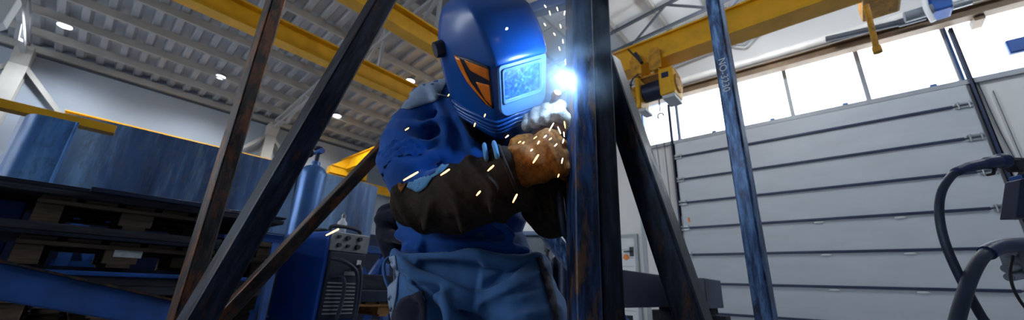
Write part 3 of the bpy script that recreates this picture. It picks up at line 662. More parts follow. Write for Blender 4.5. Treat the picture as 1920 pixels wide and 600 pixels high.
# ------------------------------------------------------------------ welding machine and gas cylinder
Q = W(634, 520, 3.1); BASEZ = 0.47
ang = math.radians(55)
nf = (-FH*math.cos(ang)+RH*math.sin(ang)); ns = (FH*math.sin(ang)+RH*math.cos(ang))        # front normal, side direction to the right
rotm = Matrix((ns, -nf, ZZ)).transposed()
Q0 = W(605, 520, 3.05); Q0.z = 0.432
def mp(x, y, z): return Vector((Q0.x, Q0.y, 0))+ns*x-nf*y+ZZ*z       # x right along the front, y back, z height
ztop = W(635, 432, 3.05).z; zpan = W(635, 470, 3.05).z
mw = 0.36; md = 0.72
t = thing('welding_machine', 'blue wheeled welding machine with grey knob panel behind the leaning tubes', 'welding machine', mp(mw/2, md/2, 0.432))
PC = mp(mw/2, md/2, 0)
for k in range(3): pallet(PC.x-0.26, PC.y-0.62, 0.144*k, 'pallet under the blue welding machine, ' + ('on the floor', 'middle one', 'topmost one')[k], group='pallets under the welding machine', L=1.3, Wd=0.72)
def mbox(a, b): 
    c = (Vector(a)+Vector(b))/2; s_ = Vector(b)-Vector(a); return MB().box(mp(*c), s_, rotm)
mbox((0, 0.02, 0.52), (mw, md, ztop)).build('casing', 'machine', t, bevel=0.015)
mbox((-0.01, 0.0, 0.50), (mw+0.01, md+0.005, 0.54)).build('undercarriage', 'machine', t, bevel=0.008)
fp = mbox((0.02, -0.012, 0.56), (mw-0.02, 0.02, zpan-0.005)).build('front_panel', 'grille', t, bevel=0.006)
for k in range(9):
    z = 0.60+k*0.028; mbox((0.04, -0.018, z), (mw-0.05, -0.010, z+0.010)).build('louver', 'truss', fp)
cp = mbox((0.012, -0.015, zpan), (mw-0.012, 0.02, ztop-0.005)).build('control_panel', 'panel', t, bevel=0.006)
for k, (x, z, r) in enumerate(((0.07, 0.3, 0.018), (0.15, 0.3, 0.014), (0.24, 0.3, 0.022), (0.06, 0.72, 0.014), (0.14, 0.70, 0.02), (0.25, 0.72, 0.02))):
    z = zpan+(ztop-zpan)*z; MB().cyl(mp(x, -0.015, z), mp(x, -0.04, z), r, r*0.85, 16).build('knob', 'black', cp, smooth=40)
mbox((mw-0.10, -0.02, zpan-0.10), (mw-0.06, -0.01, zpan-0.055)).build('switch', 'white', fp)
mbox((0.16, -0.02, zpan-0.18), (0.26, -0.012, zpan-0.15)).build('name_strip', 'panel', fp)
MB().loft(smooth_path([mp(0.04, 0.1, ztop-0.01), mp(0.05, 0.1, ztop+0.04), mp(0.16, 0.1, ztop+0.055), mp(mw-0.05, 0.1, ztop+0.04), mp(mw-0.04, 0.1, ztop-0.01)]), 0.016, n=10).build('handle', 'black', t, smooth=60)
for pts in ([(0.22, -0.03, zpan-0.13), (0.25, -0.10, zpan-0.12), (0.27, -0.11, 0.7), (0.26, -0.10, 0.46)], [(0.03, -0.03, zpan-0.06), (0.08, -0.12, zpan-0.08), (0.20, -0.13, zpan-0.16), (0.24, -0.12, 0.7), (0.24, -0.12, 0.46)], [(0.06, -0.03, zpan-0.2), (0.12, -0.09, zpan-0.21), (0.14, -0.09, 0.7), (0.1, -0.09, 0.46)]):
    MB().loft(smooth_path([mp(*q) for q in pts]), 0.014, n=10).build('cable', 'hose', t, smooth=60)
for x in (0.03, mw-0.03):
    w_ = MB().cyl(mp(x-0.018, 0.06, 0.485), mp(x+0.018, 0.06, 0.485), 0.052, n=20).build('wheel', 'black', t, smooth=40)
    MB().cyl(mp(x-0.022, 0.06, 0.485), mp(x+0.022, 0.06, 0.485), 0.02, n=12).build('hub', 'bracket', w_)
    MB().cyl(mp(x-0.018, md-0.09, 0.508), mp(x+0.018, md-0.09, 0.508), 0.075, n=20).build('wheel', 'black', t, smooth=40)
c0 = W(545, 480, 3.72); axis_x = W(576, 380, 3.72)
cx, cy = axis_x.x, axis_x.y
t = thing('gas_cylinder', 'tall pale blue gas cylinder standing behind the welding machine', 'gas cylinder', (cx, cy, 0.432))
zt_ = W(592, 312, 3.72).z; zv = W(592, 276, 3.72).z; R_ = 0.128
MB().lathe((cx, cy, 0.436), ZZ, [(0, R_*0.9), (0.015, R_), (zt_-0.436-0.10, R_), (zt_-0.436-0.05, R_*0.93), (zt_-0.436-0.015, R_*0.7), (zt_-0.436+0.01, R_*0.36), (zt_-0.436+0.05, R_*0.3)], 28).build('cylinder_body', 'cyl', t, smooth=40)
v_ = MB().cyl((cx, cy, zt_+0.04), (cx, cy, zv-0.03), 0.022, n=12); v_.cyl((cx, cy, zv-0.03), (cx, cy, zv), 0.05, 0.04, 14)
v_.build('valve', 'navy_steel', t, smooth=40)
MB().ell((cx-RH.x*0.09, cy-RH.y*0.09, zv-0.07), (0.045, 0.045, 0.045)).build('gauge', 'navy_steel', t, smooth=60)
MB().cyl(Vector((cx, cy, zv-0.07)), Vector((cx, cy, zv-0.07))-RH*0.09, 0.015, n=10).cyl(Vector((cx, cy, zv-0.05)), Vector((cx, cy, zv-0.05))+RH*0.06-FH*0.04, 0.03, n=12).build('regulator', 'beam_blue', t, smooth=40)
MB().loft(smooth_path([Vector((cx, cy, zv-0.1))-RH*0.09, Vector((cx, cy, zv-0.2))-RH*0.16, Vector((cx, cy, zv-0.5))-RH*0.15, Vector((cx, cy, zv-0.75))-RH*0.10-FH*0.06]), 0.009, n=8).build('gas_hose', 'black', t, smooth=60)
b_ = mp(0.20, 0.20, ztop+0.002)
t = thing('spray_bottle', 'small white bottle standing on top of the welding machine', 'bottle', b_)
MB().lathe(b_, ZZ, [(0, 0.036), (0.01, 0.04), (0.10, 0.04), (0.125, 0.02), (0.14, 0.016)], 18).build('bottle_body', 'white', t, smooth=40)
MB().lathe(b_+ZZ*0.14, ZZ, [(0, 0.018), (0.03, 0.018), (0.036, 0.008), (0.05, 0.006)], 14).build('cap', 'panel', t, smooth=40)
b2 = mp(0.22, 0.50, ztop+0.002)
tag(MB().torus(b2+ZZ*0.018, ZZ, 0.085, 0.016, 24, 8).torus(b2+ZZ*0.045, ZZ, 0.08, 0.015, 24, 8).build('cable_coil', 'black', smooth=60), 'black cable coil lying on top of the welding machine', 'cable')
# ------------------------------------------------------------------ behind the welder, low right
g0 = W(1000, 500, 4.3)
t = thing('wrapped_bundle', 'grey sheet-wrapped crate seen just right of the welder hip', 'crate', (g0.x, g0.y, 0))
zt_ = W(1000, 445, 4.3).z
MB().box((g0.x, g0.y, zt_/2), (0.36, 0.4, zt_-0.02), Matrix.Rotation(0.4, 3, 'Z')).build('crate_body', 'grey_equipment', t, bevel=0.04, seg=3)
MB().box((g0.x, g0.y, zt_+0.02), (0.40, 0.44, 0.05), Matrix.Rotation(0.4, 3, 'Z')).build('cover', 'reflect', t, bevel=0.02, seg=3)
for k, px in enumerate((1026, 1042, 1058, 1074)):
    c = W(px, 490, 3.5 + 0.1*(k % 2)); z1 = W(px, 476, 3.5).z
    t = thing('gas_bottle', 'dark gas bottle behind the post, ' + ('first', 'second', 'third', 'fourth')[k] + ' from the welder hip', 'gas bottle', (c.x, c.y, 0), 'dark gas bottles behind the post')
    MB().lathe((c.x, c.y, 0.0), ZZ, [(0, 0.048), (0.02, 0.055), (z1-0.10, 0.055), (z1-0.04, 0.035), (z1-0.02, 0.018)], 18).build('bottle_body', 'navy_steel', t, smooth=40)
    MB().cyl((c.x, c.y, z1-0.02), (c.x, c.y, z1+0.04), 0.014, n=10).cyl((c.x, c.y, z1+0.02), (c.x, c.y, z1+0.04), 0.026, n=10).build('valve', 'black', t)
tag(MB().rtube(W(1008, 415, 2.0), W(1190, 640, 1.85), 0.07, 0.07, RH).build('square_steel_tube', 'tube_blue', smooth=40, origin=W(1190, 640, 1.85)), 'blue-lit diagonal steel tube between the welder hip and the post', 'steel tube', 'steel tubes of the frame')
# box beam lying right of the post
a = W(1150, 540, 2.75); zA = W(1200, 505, 2.75).z; zB = W(1200, 580, 2.75).z
t = thing('box_beam', 'dark blue box beam lying on blocks behind the diagonal brace', 'beam', (a.x+0.5, a.y, zB))
xe = atY(1316, 550, a.y).x
MB().prism([(a.x-0.12, a.y, zB), (xe-0.06, a.y, zB), (xe+0.02, a.y, zA-0.02), (xe, a.y, zA), (a.x-0.12, a.y, zA)], (0, 0.3, 0)).build('beam_body', 'navy_steel', t, bevel=0.006)
MB().lohi((xe-0.25, a.y-0.03, zA-0.005), (xe+0.03, a.y+0.33, zA+0.012)).build('end_flange', 'tube_dark', t)
a2 = W(1340, 550, 3.4); z0_ = W(1340, 578, 3.4).z; z1_ = W(1340, 524, 3.4).z; xr = atY(1354, 550, a2.y).x
tag(MB().lohi((xr-0.5, a2.y, z0_), (xr, a2.y+0.25, z1_)).build('channel_offcut', 'plate_dark', bevel=0.005), 'blue-grey channel end sticking out behind the box beam', 'beam')
for nm, xx, yy, zt_, lb in (('support_block', xe-0.45, a.y+0.15, zB, 'timber prop under the box beam near its free end'), ('support_block', a.x+0.1, a.y+0.15, zB, 'timber prop under the box beam behind the post'), ('support_block', xr-0.25, a2.y+0.12, z0_, 'timber prop under the channel end')):
    m = MB(); k = 0
    z = 0.0
    while z < zt_-0.002:
        h_ = min(0.1, zt_-z)
        m.lohi((xx-(0.2 if k % 2 else 0.08), yy-(0.08 if k % 2 else 0.2), z), (xx+(0.2 if k % 2 else 0.08), yy+(0.08 if k % 2 else 0.2), z+h_)); z += h_; k += 1
    tag(m.build(nm, 'plank'), lb, 'timber blocks')
# ------------------------------------------------------------------ torch stand at the right edge
t = thing('wire_feeder', 'blue-framed wire feeder unit cut off by the right edge', 'wire feeder', W(1935, 600, 1.7)*1.0)
def fb(px, py, F): return W(px, py, F)
p0 = W(2008, 560, 1.62); p1 = fb(1912, 330, 1.62)
MB().bar((p0.x, p0.y, 0.0), (p0.x, p0.y, p1.z), 0.06, 0.05, RH).build('mast', 'beam_blue', t, bevel=0.006)
MB().bar(Vector((p0.x, p0.y, 0.02))-RH*0.2, Vector((p0.x, p0.y, 0.02))+RH*0.3, 0.05, 0.04).bar(Vector((p0.x, p0.y, 0.02))-FH*0.25, Vector((p0.x, p0.y, 0.02))+FH*0.25, 0.05, 0.04).build('foot', 'beam_blue', t)
q = fb(1925, 370, 1.6)
MB().prism([fb(1906, 408, 1.56), fb(1940, 408, 1.56), fb(1940, 330, 1.56), fb(1915, 336, 1.56)], FH*0.06).build('side_plate', 'navy_steel', t, bevel=0.004)
cbx = MB().box(fb(1915, 492, 1.55), (0.085, 0.07, 0.10), Matrix((RH, FH, ZZ)).transposed()); cbx.build('connector_box', 'grey_equipment', t, bevel=0.008)
cn = MB()
for px, py in ((1886, 504), (1884, 476), (1892, 520)): cn.cyl(fb(px, py, 1.52), fb(px+22, py-4, 1.54), 0.016, n=12)
cn.build('connector', 'bracket', t, smooth=40)
MB().loft(smooth_path([fb(1900, 480, 1.5), fb(1894, 510, 1.49), fb(1902, 545, 1.49), fb(1925, 580, 1.5), fb(1950, 600, 1.5)]), 0.005, n=8).build('control_lead', 'black', t, smooth=60)
hk = MB().bar(fb(1885, 299, 1.46), fb(1935, 300, 1.58), 0.012, 0.02); hk.prism([fb(1893, 300, 1.5), fb(1935, 298, 1.5), fb(1935, 318, 1.5), fb(1912, 318, 1.5)], FH*0.04); hk.build('torch_holder', 'black', t)
mast = Vector((p0.x, p0.y, 0)); MB().bar(mast+ZZ*(p1.z-0.02), fb(1935, 306, 1.56), 0.03, 0.03).build('holder_arm', 'black', t)
# torch hanging in the holder
tF = 1.45
t = thing('welding_torch', 'dark blue welding torch hung at the right edge with its cable looping down', 'welding torch', W(1850, 600, tF), 'torches')
MB().capsule(smooth_path([W(1793, 322, tF), W(1815, 314, tF), W(1850, 306, tF), W(1878, 302, tF)]), [0.019]*6+[0.021]*6+[0.026]*7, n=16).build('handle', 'grip', t, smooth=60)
MB().lathe(W(1868, 303, tF), W(1887, 301, tF)-W(1868, 303, tF), [(0, 0.024), (0.02, 0.032), (0.035, 0.032), (0.04, 0.01)], 16).build('collar', 'grip', t, smooth=40)
MB().capsule([W(1866, 308, tF), W(1862, 326, tF), W(1852, 328, tF)], [0.009, 0.006, 0.005], n=10).build('trigger', 'black', t, smooth=60)
MB().loft(smooth_path([W(1800, 320, tF), W(1784, 330, tF), W(1766, 358, tF), W(1761, 400, tF), W(1772, 455, tF), W(1800, 520, tF), W(1838, 590, tF), W(1880, 665, tF), (W(1890, 700, tF).x, W(1890, 700, tF).y, 0.03)]), 0.0145, n=12).build('cable', 'hose', t, smooth=60)
t = thing('cable_hose', 'thicker dark hose curving out of the wire feeder, nearer the corner', 'hose', W(1800, 600, 1.4))
hp_ = smooth_path([W(1950, 458, 1.5), W(1905, 459, 1.47), W(1870, 464, 1.45), W(1842, 482, 1.43), W(1822, 515, 1.42), W(1806, 560, 1.41), W(1792, 610, 1.4), W(1780, 670, 1.38), (W(1775, 690, 1.37).x, W(1775, 690, 1.37).y, 0.03)])
MB().loft(hp_, 0.021, n=14).build('hose_body', 'hose', t, smooth=60)
MB().loft(hp_[3:17], 0.027, n=14).build('hose_sleeve', 'grip', t, smooth=60)

# ================================================================== STEEL FRAME THE WELDER WORKS ON
def vside(p, deg): v = Vector((p.x-EYE.x, p.y-EYE.y, 0)).normalized(); return Matrix.Rotation(math.radians(deg), 3, 'Z') @ Vector((v.y, -v.x, 0))
def vpost(px, py, F, ztop): p = W(px, py, F); return Vector((p.x, p.y, 0.0)), Vector((p.x, p.y, ztop))
def rotv(v, deg): return Matrix.Rotation(math.radians(deg), 3, 'Z') @ v
t = thing('steel_structure', 'double steel post with diagonal brace right of the welder, the frame he is welding', 'steel frame', W(1100, 590, 0.87)*Vector((1, 1, 0)) if False else (W(1100, 590, 0.87).x, W(1100, 590, 0.87).y, 0))
a, b = vpost(1096, 590, 0.87, 2.3)
MB().rtube(a, b, 0.060, 0.060, vside(a, 27), 0.007).build('post', 'post', t, smooth=20)
a2, b2 = vpost(1141, 590, 0.925, 2.3)
MB().rtube(a2, b2, 0.056, 0.056, vside(a, 27), 0.006).build('post', 'tube_dark', t, smooth=20)
top = W(1136, 118, 0.99); bot = W(1300, 600, 0.97); dirv = (bot-top); bot = top+dirv*((top.z-0.0)/(top.z-bot.z))
MB().rtube(top, bot, 0.07, 0.075, vside(top, -26), 0.008).build('diagonal_brace', 'tube_dark', t, smooth=20)
MB().bar(W(1072, 330, 0.905), W(1120, 330, 0.93), 0.01, 0.01).build('weld_bead', 'tube_rust', t)
bt = MB().rtube(W(985, 24, 1.5), W(1105, -12, 0.98), 0.05, 0.06, ZZ, 0.008); bt.build('top_rail', 'beam_blue', t, smooth=20)
MB().box((a.x, a.y, 0.006), (0.2, 0.2, 0.012), Matrix.Rotation(0.7, 3, 'Z')).build('base_plate', 'tube_dark', t)
def tube(px0, py0, F0, px1, py1, F1, w, h, side, mat, label, rad=0.008):
    p = W(px0, py0, F0); q = W(px1, py1, F1); d = q-p; side = vside((p+q)/2, side)
    if q.z > 0.0: q = p+d*(p.z/(p.z-q.z))          # run on down to the floor
    up = (p-q).normalized(); x, y, z = frame_of(up, side)
    m4 = Matrix(((x.x, y.x, z.x, q.x), (x.y, y.y, z.y, q.y), (x.z, y.z, z.z, q.z), (0, 0, 0, 1)))
    t = thing('square_steel_tube', label, 'steel tube', q, 'steel tubes of the frame', m4)
    MB().rtube(q, p+up*0.0, w, h, side, rad).build('tube_body', mat, t, smooth=20)
    MB().box(q+ZZ*0.005, (0.14, 0.14, 0.01)).build('foot_plate', 'tube_dark', t)
    return t, q, p
p = W(425, 300, 1.45)
def top_at(p, z): return Vector((p.x, p.y, z))
def vtube(px, py, F, w, side, mat, label, zt=2.7):
    p = W(px, py, F); q = Vector((p.x, p.y, 0)); side = vside(p, side); x, y, z = frame_of(ZZ, side)
    m4 = Matrix(((x.x, y.x, z.x, q.x), (x.y, y.y, z.y, q.y), (x.z, y.z, z.z, q.z), (0, 0, 0, 1)))
    t = thing('square_steel_tube', label, 'steel tube', q, 'steel tubes of the frame', m4)
    MB().rtube(q, Vector((p.x, p.y, zt)), w, w, side, 0.008).build('tube_body', mat, t, smooth=20)
    MB().box(q+ZZ*0.005, (0.16, 0.16, 0.01)).build('foot_plate', 'tube_dark', t)
    return t, p
vtube(427, 300, 1.42, 0.061, 22, 'tube_rust', 'rusty brown upright steel tube, leftmost of the frame', 2.9)
tube(735, -30, 1.22, 370, 600, 1.16, 0.075, 0.075, 24, 'tube_dark', 'dark leaning steel tube crossing in front left of the welder')
tube(760, 232, 2.0, 412, 600, 1.75, 0.06, 0.06, 20, 'tube_rust', 'thinner slanting tube in front of the gas cylinder')
t4, p4 = vtube(1388, 300, 1.62, 0.068, -18, 'tube_blue', 'upright blue steel tube with stencilled number in front of the door', 3.2)
def stencil(txt, parent, top, face_n, size):
    cu = bpy.data.curves.new('txt', 'FONT'); cu.body = txt; cu.size = size; cu.extrude = 0.0004; cu.align_x = 'CENTER'; cu.align_y = 'CENTER'
    o = bpy.data.objects.new('txt', cu); COL.objects.link(o)
    dg = bpy.context.evaluated_depsgraph_get(); me = bpy.data.meshes.new_from_object(o.evaluated_get(dg)); bpy.data.objects.remove(o)
    xd = -ZZ; zd = face_n; yd = zd.cross(xd)
    R3 = Matrix((xd, yd, zd)).transposed(); m = MB()
    m.v = [top + R3 @ v.co for v in me.vertices]; m.f = [tuple(p_.vertices) for p_ in me.polygons]
    return m.build('stencil_number', 'white', parent)
_sd = vside(p4, -18); fn = Vector((_sd.y, -_sd.x, 0)); c = W(1364, 145, 1.62); c = Vector((p4.x, p4.y, c.z)) + fn*0.0345
stencil('NO-3230', t4, c, fn, 0.048)

# ================================================================== THE WELDER
def L3(r, f, z): return RH*r + FH*f + ZZ*z
def rfz(p): return Vector((p.dot(RH), p.dot(FH), p.z))
def pix(p):
    q = p-EYE; w = q.dot(fw); return (960+F_PX*q.dot(RT)/w, 300-F_PX*q.dot(UP)/w)
HP = (-0.063, 0.921, 1.463, -0.804, -0.602, -0.673)
_cy, _sy, _cp, _sp, _cr, _sr = [g(a) for a in HP[3:] for g in (math.cos, math.sin)]
HR = Matrix(((_cy, -_sy, 0), (_sy, _cy, 0), (0, 0, 1))) @ Matrix(((1, 0, 0), (0, _cp, -_sp), (0, _sp, _cp))) @ Matrix(((_cr, 0, _sr), (0, 1, 0), (-_sr, 0, _cr)))
def H(x, y, z): w = HR @ Vector((x, y, z)); return L3(HP[0]+w.x, HP[1]-w.y, HP[2]+w.z)
person = thing('person', 'welder in blue workwear and blue welding helmet leaning over the steel post', 'person', L3(-0.07, 1.15, 0))
# key joints
NECK = W(900, 195, 1.16); S1 = W(803, 203, 1.13); S2 = W(1012, 218, 1.17); E1 = W(778, 368, 1.03); E2 = W(1092, 405, 1.11)
W1 = W(950, 322, 0.885); W2 = W(1056, 308, 0.985)
HIP1 = W(812, 548, 1.16); HIP2 = W(970, 548, 1.15)
T1_ = W(815, 610, 1.09); T2_ = W(978, 610, 1.08)
a, b = rfz(T1_), rfz(T2_)
K1 = L3(a.x-0.02, a.y-0.06, 0.47); K2 = L3(b.x+0.03, b.y-0.06, 0.47)
A1 = L3(a.x-0.03, a.y+0.10, 0.10); A2 = L3(b.x+0.05, b.y+0.10, 0.10)
CROTCH = W(893, 575, 1.15)
# hands: wrist, direction of the knuckles, thumb side
def hand_axes(w, k, up):
    ex = (k-w).normalized(); ez = (up-ex*up.dot(ex)).normalized(); return ex, ez
def hand_shapes(m, w, ex, ez, ey, s, fat, curl=1.0):       # ey: towards the palm
    f = lambda x, y, z: w + ex*x*s + ey*y*s + ez*z*s
    m.capsule([f(0, 0, 0), f(0.05, 0.0, 0), f(0.095, 0.0, 0)], [(0.034*s, 0.024*s+fat), (0.043*s+fat, 0.021*s+fat), (0.042*s+fat, 0.018*s+fat)], ez)
    for z, l, r in ((0.034, 0.92, 0.0098), (0.0115, 1.0, 0.0102), (-0.0115, 0.95, 0.0098), (-0.033, 0.78, 0.0088)):
        zz = z*(1+fat*16); k = [f(0.092, 0.0, zz), f(0.092+0.030*l, 0.016*curl, zz*1.02), f(0.092+0.034*l, 0.046*curl, zz), f(0.092+0.006, 0.064*curl, zz*0.98)]
        m.capsule(k, [r*s+fat*0.8, r*s+fat*0.8, r*0.95*s+fat*0.7, r*0.9*s+fat*0.7], n=10)
    m.capsule([f(0.018, 0.012, 0.028), f(0.05, 0.026, 0.052+fat), f(0.078, 0.046, 0.050+fat), f(0.098, 0.062, 0.036+fat)], [0.016*s+fat, 0.0125*s+fat*0.8, 0.0112*s+fat*0.8, 0.010*s+fat*0.7], n=10)
    return m
ex1, ez1 = hand_axes(W1, W(1050, 280, 0.865), W(1000, 200, 0.88)-W1); ey1 = ex1.cross(ez1)
if ey1.dot(FH) < 0: ey1 = -ey1
ex2, ez2 = hand_axes(W2, W(1036, 226, 0.955), W(1000, 290, 0.93)-W2)
ey2 = -FH*0.75-RH*0.5; ey2 = (ey2-ex2*ey2.dot(ex2)).normalized(); ez2 = ex2.cross(ey2)
if ez2.z < 0 and abs(ez2.z) > 0.3: ez2 = -ez2
# body: one continuous skin (mostly under the clothes)
m = MB()
HC = H(0, -0.05, 0.02)
hx = (H(1, 0, 0)-H(0, 0, 0)); hy = (H(0, 1, 0)-H(0, 0, 0)); hz_ = (H(0, 0, 1)-H(0, 0, 0))
m.ell(HC, (0.072, 0.092, 0.112), (hx, hy, hz_)); m.ell(H(0, 0.005, -0.06), (0.05, 0.05, 0.05), (hx, hy, hz_))
m.capsule([H(0, 0.045, 0.01), H(0, 0.062, -0.025)], [0.009, 0.013], n=10)
for sx in (-1, 1):
    m.ell(H(0.074*sx, -0.05, 0.0), (0.008, 0.018, 0.03), (hx, hy, hz_), 12)
m.capsule([H(0, 0.038, -0.062), H(0.0, 0.036, -0.064)], [(0.022, 0.006)]*2, hx, 10)
m.capsule([H(0, -0.07, -0.05), NECK, W(893, 240, 1.16)], [0.052, 0.058, 0.06])
m.capsule([CROTCH, W(880, 470, 1.17), W(880, 330, 1.17), W(893, 235, 1.16)], [(0.14, 0.09), (0.13, 0.09), (0.155, 0.095), (0.13, 0.08)], RH)
m.capsule([W(893, 235, 1.16), S1, (S1+E1)/2-RH*0.02, E1, (E1+W1)/2, W1], [0.06, 0.055, 0.045, 0.04, 0.038, 0.028])
m.capsule([W(893, 235, 1.16), S2, (S2+E2)/2+RH*0.02, E2, (E2+W2)/2, W2], [0.06, 0.055, 0.045, 0.04, 0.038, 0.028])
for hp_, th_, k_, a_ in ((HIP1, T1_, K1, A1), (HIP2, T2_, K2, A2)):
    m.capsule([hp_, th_, k_, (k_+a_)/2+FH*0.02, a_], [0.085, 0.08, 0.055, 0.052, 0.036])
    m.capsule([a_-ZZ*0.03, a_-ZZ*0.06-FH*0.12], [(0.036, 0.03), (0.036, 0.02)], RH)
hand_shapes(m, W1, ex1, ez1, ey1, 1.0, 0.0); hand_shapes(m, W2, ex2, ez2, ey2, 1.0, 0.0)
organic(m, 0.006, 2).build('body', 'skin', person, smooth=180)
# jacket
UPARM1 = (S1-E1).normalized(); fo1 = (W1-E1).normalized()
m = MB()
TC = [W(868, 482, 1.17), W(866, 440, 1.17), W(872, 375, 1.17), W(880, 300, 1.165), W(890, 235, 1.16), W(900, 190, 1.14)]
m.capsule(TC, [(0.178, 0.125), (0.192, 0.135), (0.195, 0.14), (0.19, 0.135), (0.17, 0.115), (0.10, 0.09)], RH, 24)
m.capsule([W(890, 225, 1.15), W(845, 193, 1.14), S1, W(771, 250, 1.11), W(764, 300, 1.07), W(772, 338, 1.045), E1], [0.10, 0.088, 0.083, 0.082, 0.082, 0.076, 0.062])
m.capsule([W(890, 225, 1.15), W(960, 205, 1.15), S2, W(1062, 300, 1.17), E2], [0.10, 0.085, 0.082, 0.08, 0.07])
m.capsule([E1, E1.lerp(W1, 0.3)], [0.06, 0.055]); m.capsule([E2, E2.lerp(W2, 0.3)], [0.06, 0.055])
# big soft folds
def ridge(m, pts, r): m.capsule(smooth_path([W(*p) for p in pts], 4), r, n=8)
ridge(m, [(812, 165, 1.06), (830, 215, 1.04), (838, 262, 1.03), (830, 290, 1.03)], 0.020)
ridge(m, [(845, 190, 1.05), (872, 240, 1.035), (890, 290, 1.035)], 0.024)
ridge(m, [(735, 260, 1.045), (780, 272, 1.01), (830, 262, 1.04)], 0.016)
ridge(m, [(725, 300, 1.04), (765, 318, 0.985), (825, 285, 1.03)], 0.016)
ridge(m, [(752, 225, 1.06), (790, 232, 1.03), (822, 225, 1.05)], 0.016)
ridge(m, [(750, 440, 1.12), (830, 452, 1.04), (930, 462, 1.045), (985, 470, 1.1)], 0.022)
ridge(m, [(770, 465, 1.09), (860, 476, 1.045), (960, 478, 1.06)], 0.017)
ridge(m, [(860, 330, 1.035), (910, 400, 1.03), (960, 440, 1.045)], 0.018)
AX1 = (S1-E1).normalized()
def jd(v, n):
    q = v
    near = min(1.0, max(0.0, ((q-S1).dot(-AX1))/0.10)) if rfz(q).x < rfz(S1).x+0.05 else 0
    d = fold(q, (AX1+RH*0.5).normalized(), 10, 2.6, 0.014, 3.0)*near
    d += fold(q, (ZZ+RH*0.5).normalized(), 8, 2.6, 0.013, 11.0)*(1-near)
    return d + 0.001*noise.noise(q*28)
jk = organic(m, 0.0058, 3, jd)
jacket = jk.build('jacket', 'jacket', person, smooth=180)
def patch(src, pred, name, mat, parent, off=0.003, th=0.003):
    keep = []; 
    import collections
    for f_ in src.f:
        c = sum((src.v[i] for i in f_), Vector())/len(f_); nn = (src.v[f_[1]]-src.v[f_[0]]).cross(src.v[f_[2]]-src.v[f_[0]])
        if nn.length > 0 and pred(c, nn.normalized()): keep.append((f_, nn.normalized()))
    acc = {}
    for f_, nn in keep:
        for i in f_: acc[i] = acc.get(i, Vector())+nn
    idx = {i: k for k, i in enumerate(acc)}; mb = MB()
    mb.v = [src.v[i]+acc[i].normalized()*off for i in acc]; mb.f = [tuple(idx[i] for i in f_) for f_, nn in keep]
    if not mb.f: print('EMPTY PATCH', name); return None
    o = mb.build(name, mat, parent, smooth=180); s_ = o.modifiers.new('thick', 'SOLIDIFY'); s_.thickness = th; s_.offset = 1; return o
def inpoly(p, poly):
    x, y = p; c = False; n = len(poly)
    for i in range(n):
        x1, y1 = poly[i]; x2, y2 = poly[(i+1) % n]
        if (y1 > y) != (y2 > y) and x < (x2-x1)*(y-y1)/(y2-y1)+x1: c = not c
    return c
def spatch(src, poly, name, mat, parent, off=0.003, th=0.003, cuts=4, rmax=0.25):   # cloth piece cut to an outline and laid on the garment
    bv = BVHTree.FromPolygons(src.v, src.f)
    bm = bmesh.new(); bm.faces.new([bm.verts.new((x, y, 0)) for x, y in poly]); bmesh.ops.triangulate(bm, faces=bm.faces[:])
    for _ in range(cuts):
        ed = [e for e in bm.edges if e.calc_length() > 9]
        if not ed: break
        bmesh.ops.subdivide_edges(bm, edges=ed, cuts=1); bmesh.ops.triangulate(bm, faces=bm.faces[:])
    bm.verts.index_update(); mb = MB(); ok = []
    for v in bm.verts:
        d = ray(v.co.x, v.co.y); hit = bv.ray_cast(EYE, d)
        if hit[0] is None:
            q, n, i, dd = bv.find_nearest(EYE+d*1.15)
        else: q, n = hit[0], hit[1]
        if n.dot(d) > 0 and hit[0] is not None: n = -n
        mb.v.append(q+n*off)
    mb.f = [tuple(v.index for v in f.verts) for f in bm.faces]; bm.free()
    mb.f = [f for f in mb.f if max((mb.v[f[i]]-mb.v[f[i-1]]).length for i in range(len(f))) < 0.05]
    o = mb.build(name, mat, parent, smooth=180); s_ = o.modifiers.new('thick', 'SOLIDIFY'); s_.thickness = th; s_.offset = 0; return o
facing = lambda c, n: n.dot((EYE-c).normalized()) > -0.1
spatch(jk, [(748, 204), (760, 184), (800, 152), (832, 128), (846, 140), (828, 172), (818, 190), (790, 198), (768, 206)], 'reflective_patch', 'reflect', jacket)
spatch(jk, [(838, 150), (905, 180), (950, 262), (925, 290), (880, 255), (850, 200)], 'navy_yoke', 'navy', jacket, 0.002)
patch(jk, lambda c, n: c.z < W(868, 476, 1.05).z and rfz(c).z > 0.8 and abs(rfz(c).x) < 0.4, 'hem_shade', 'navy', jacket, 0.003)  # navy band paints the shadow along the jacket bottom
col = MB(); Nn = (NECK-TC[3]).normalized()
ring_c = W(903, 178, 1.10)
col.torus(ring_c, (Nn*0.8-FH*0.3), 0.082, 0.022, 28, 10); col.build('collar', 'navy', jacket, smooth=180)
# elasticated sleeve cuff showing in the gauntlet mouth
cf = MB(); c_ = W(783, 318, 1.0)
ca = (W(772, 345, 1.02)-W(765, 296, 1.06)).normalized(); cx_, cy_, cz_ = frame_of(ca); c0_ = W(764, 298, 1.06); rg = []
for k in range(9):
    rg += [c0_+ca*0.007*k+(cx_*math.cos(2*PI*i/60)+cy_*math.sin(2*PI*i/60))*(0.083-0.0012*k+0.004*math.sin(i*1.7+k*0.9)+0.003*math.sin(i*0.9-k*2.1)) for i in range(60)]
cf.add(rg, [(k*60+i, k*60+(i+1) % 60, (k+1)*60+(i+1) % 60, (k+1)*60+i) for k in range(8) for i in range(60)])
cf.build('sleeve_cuff', 'jacket', jacket, smooth=180)
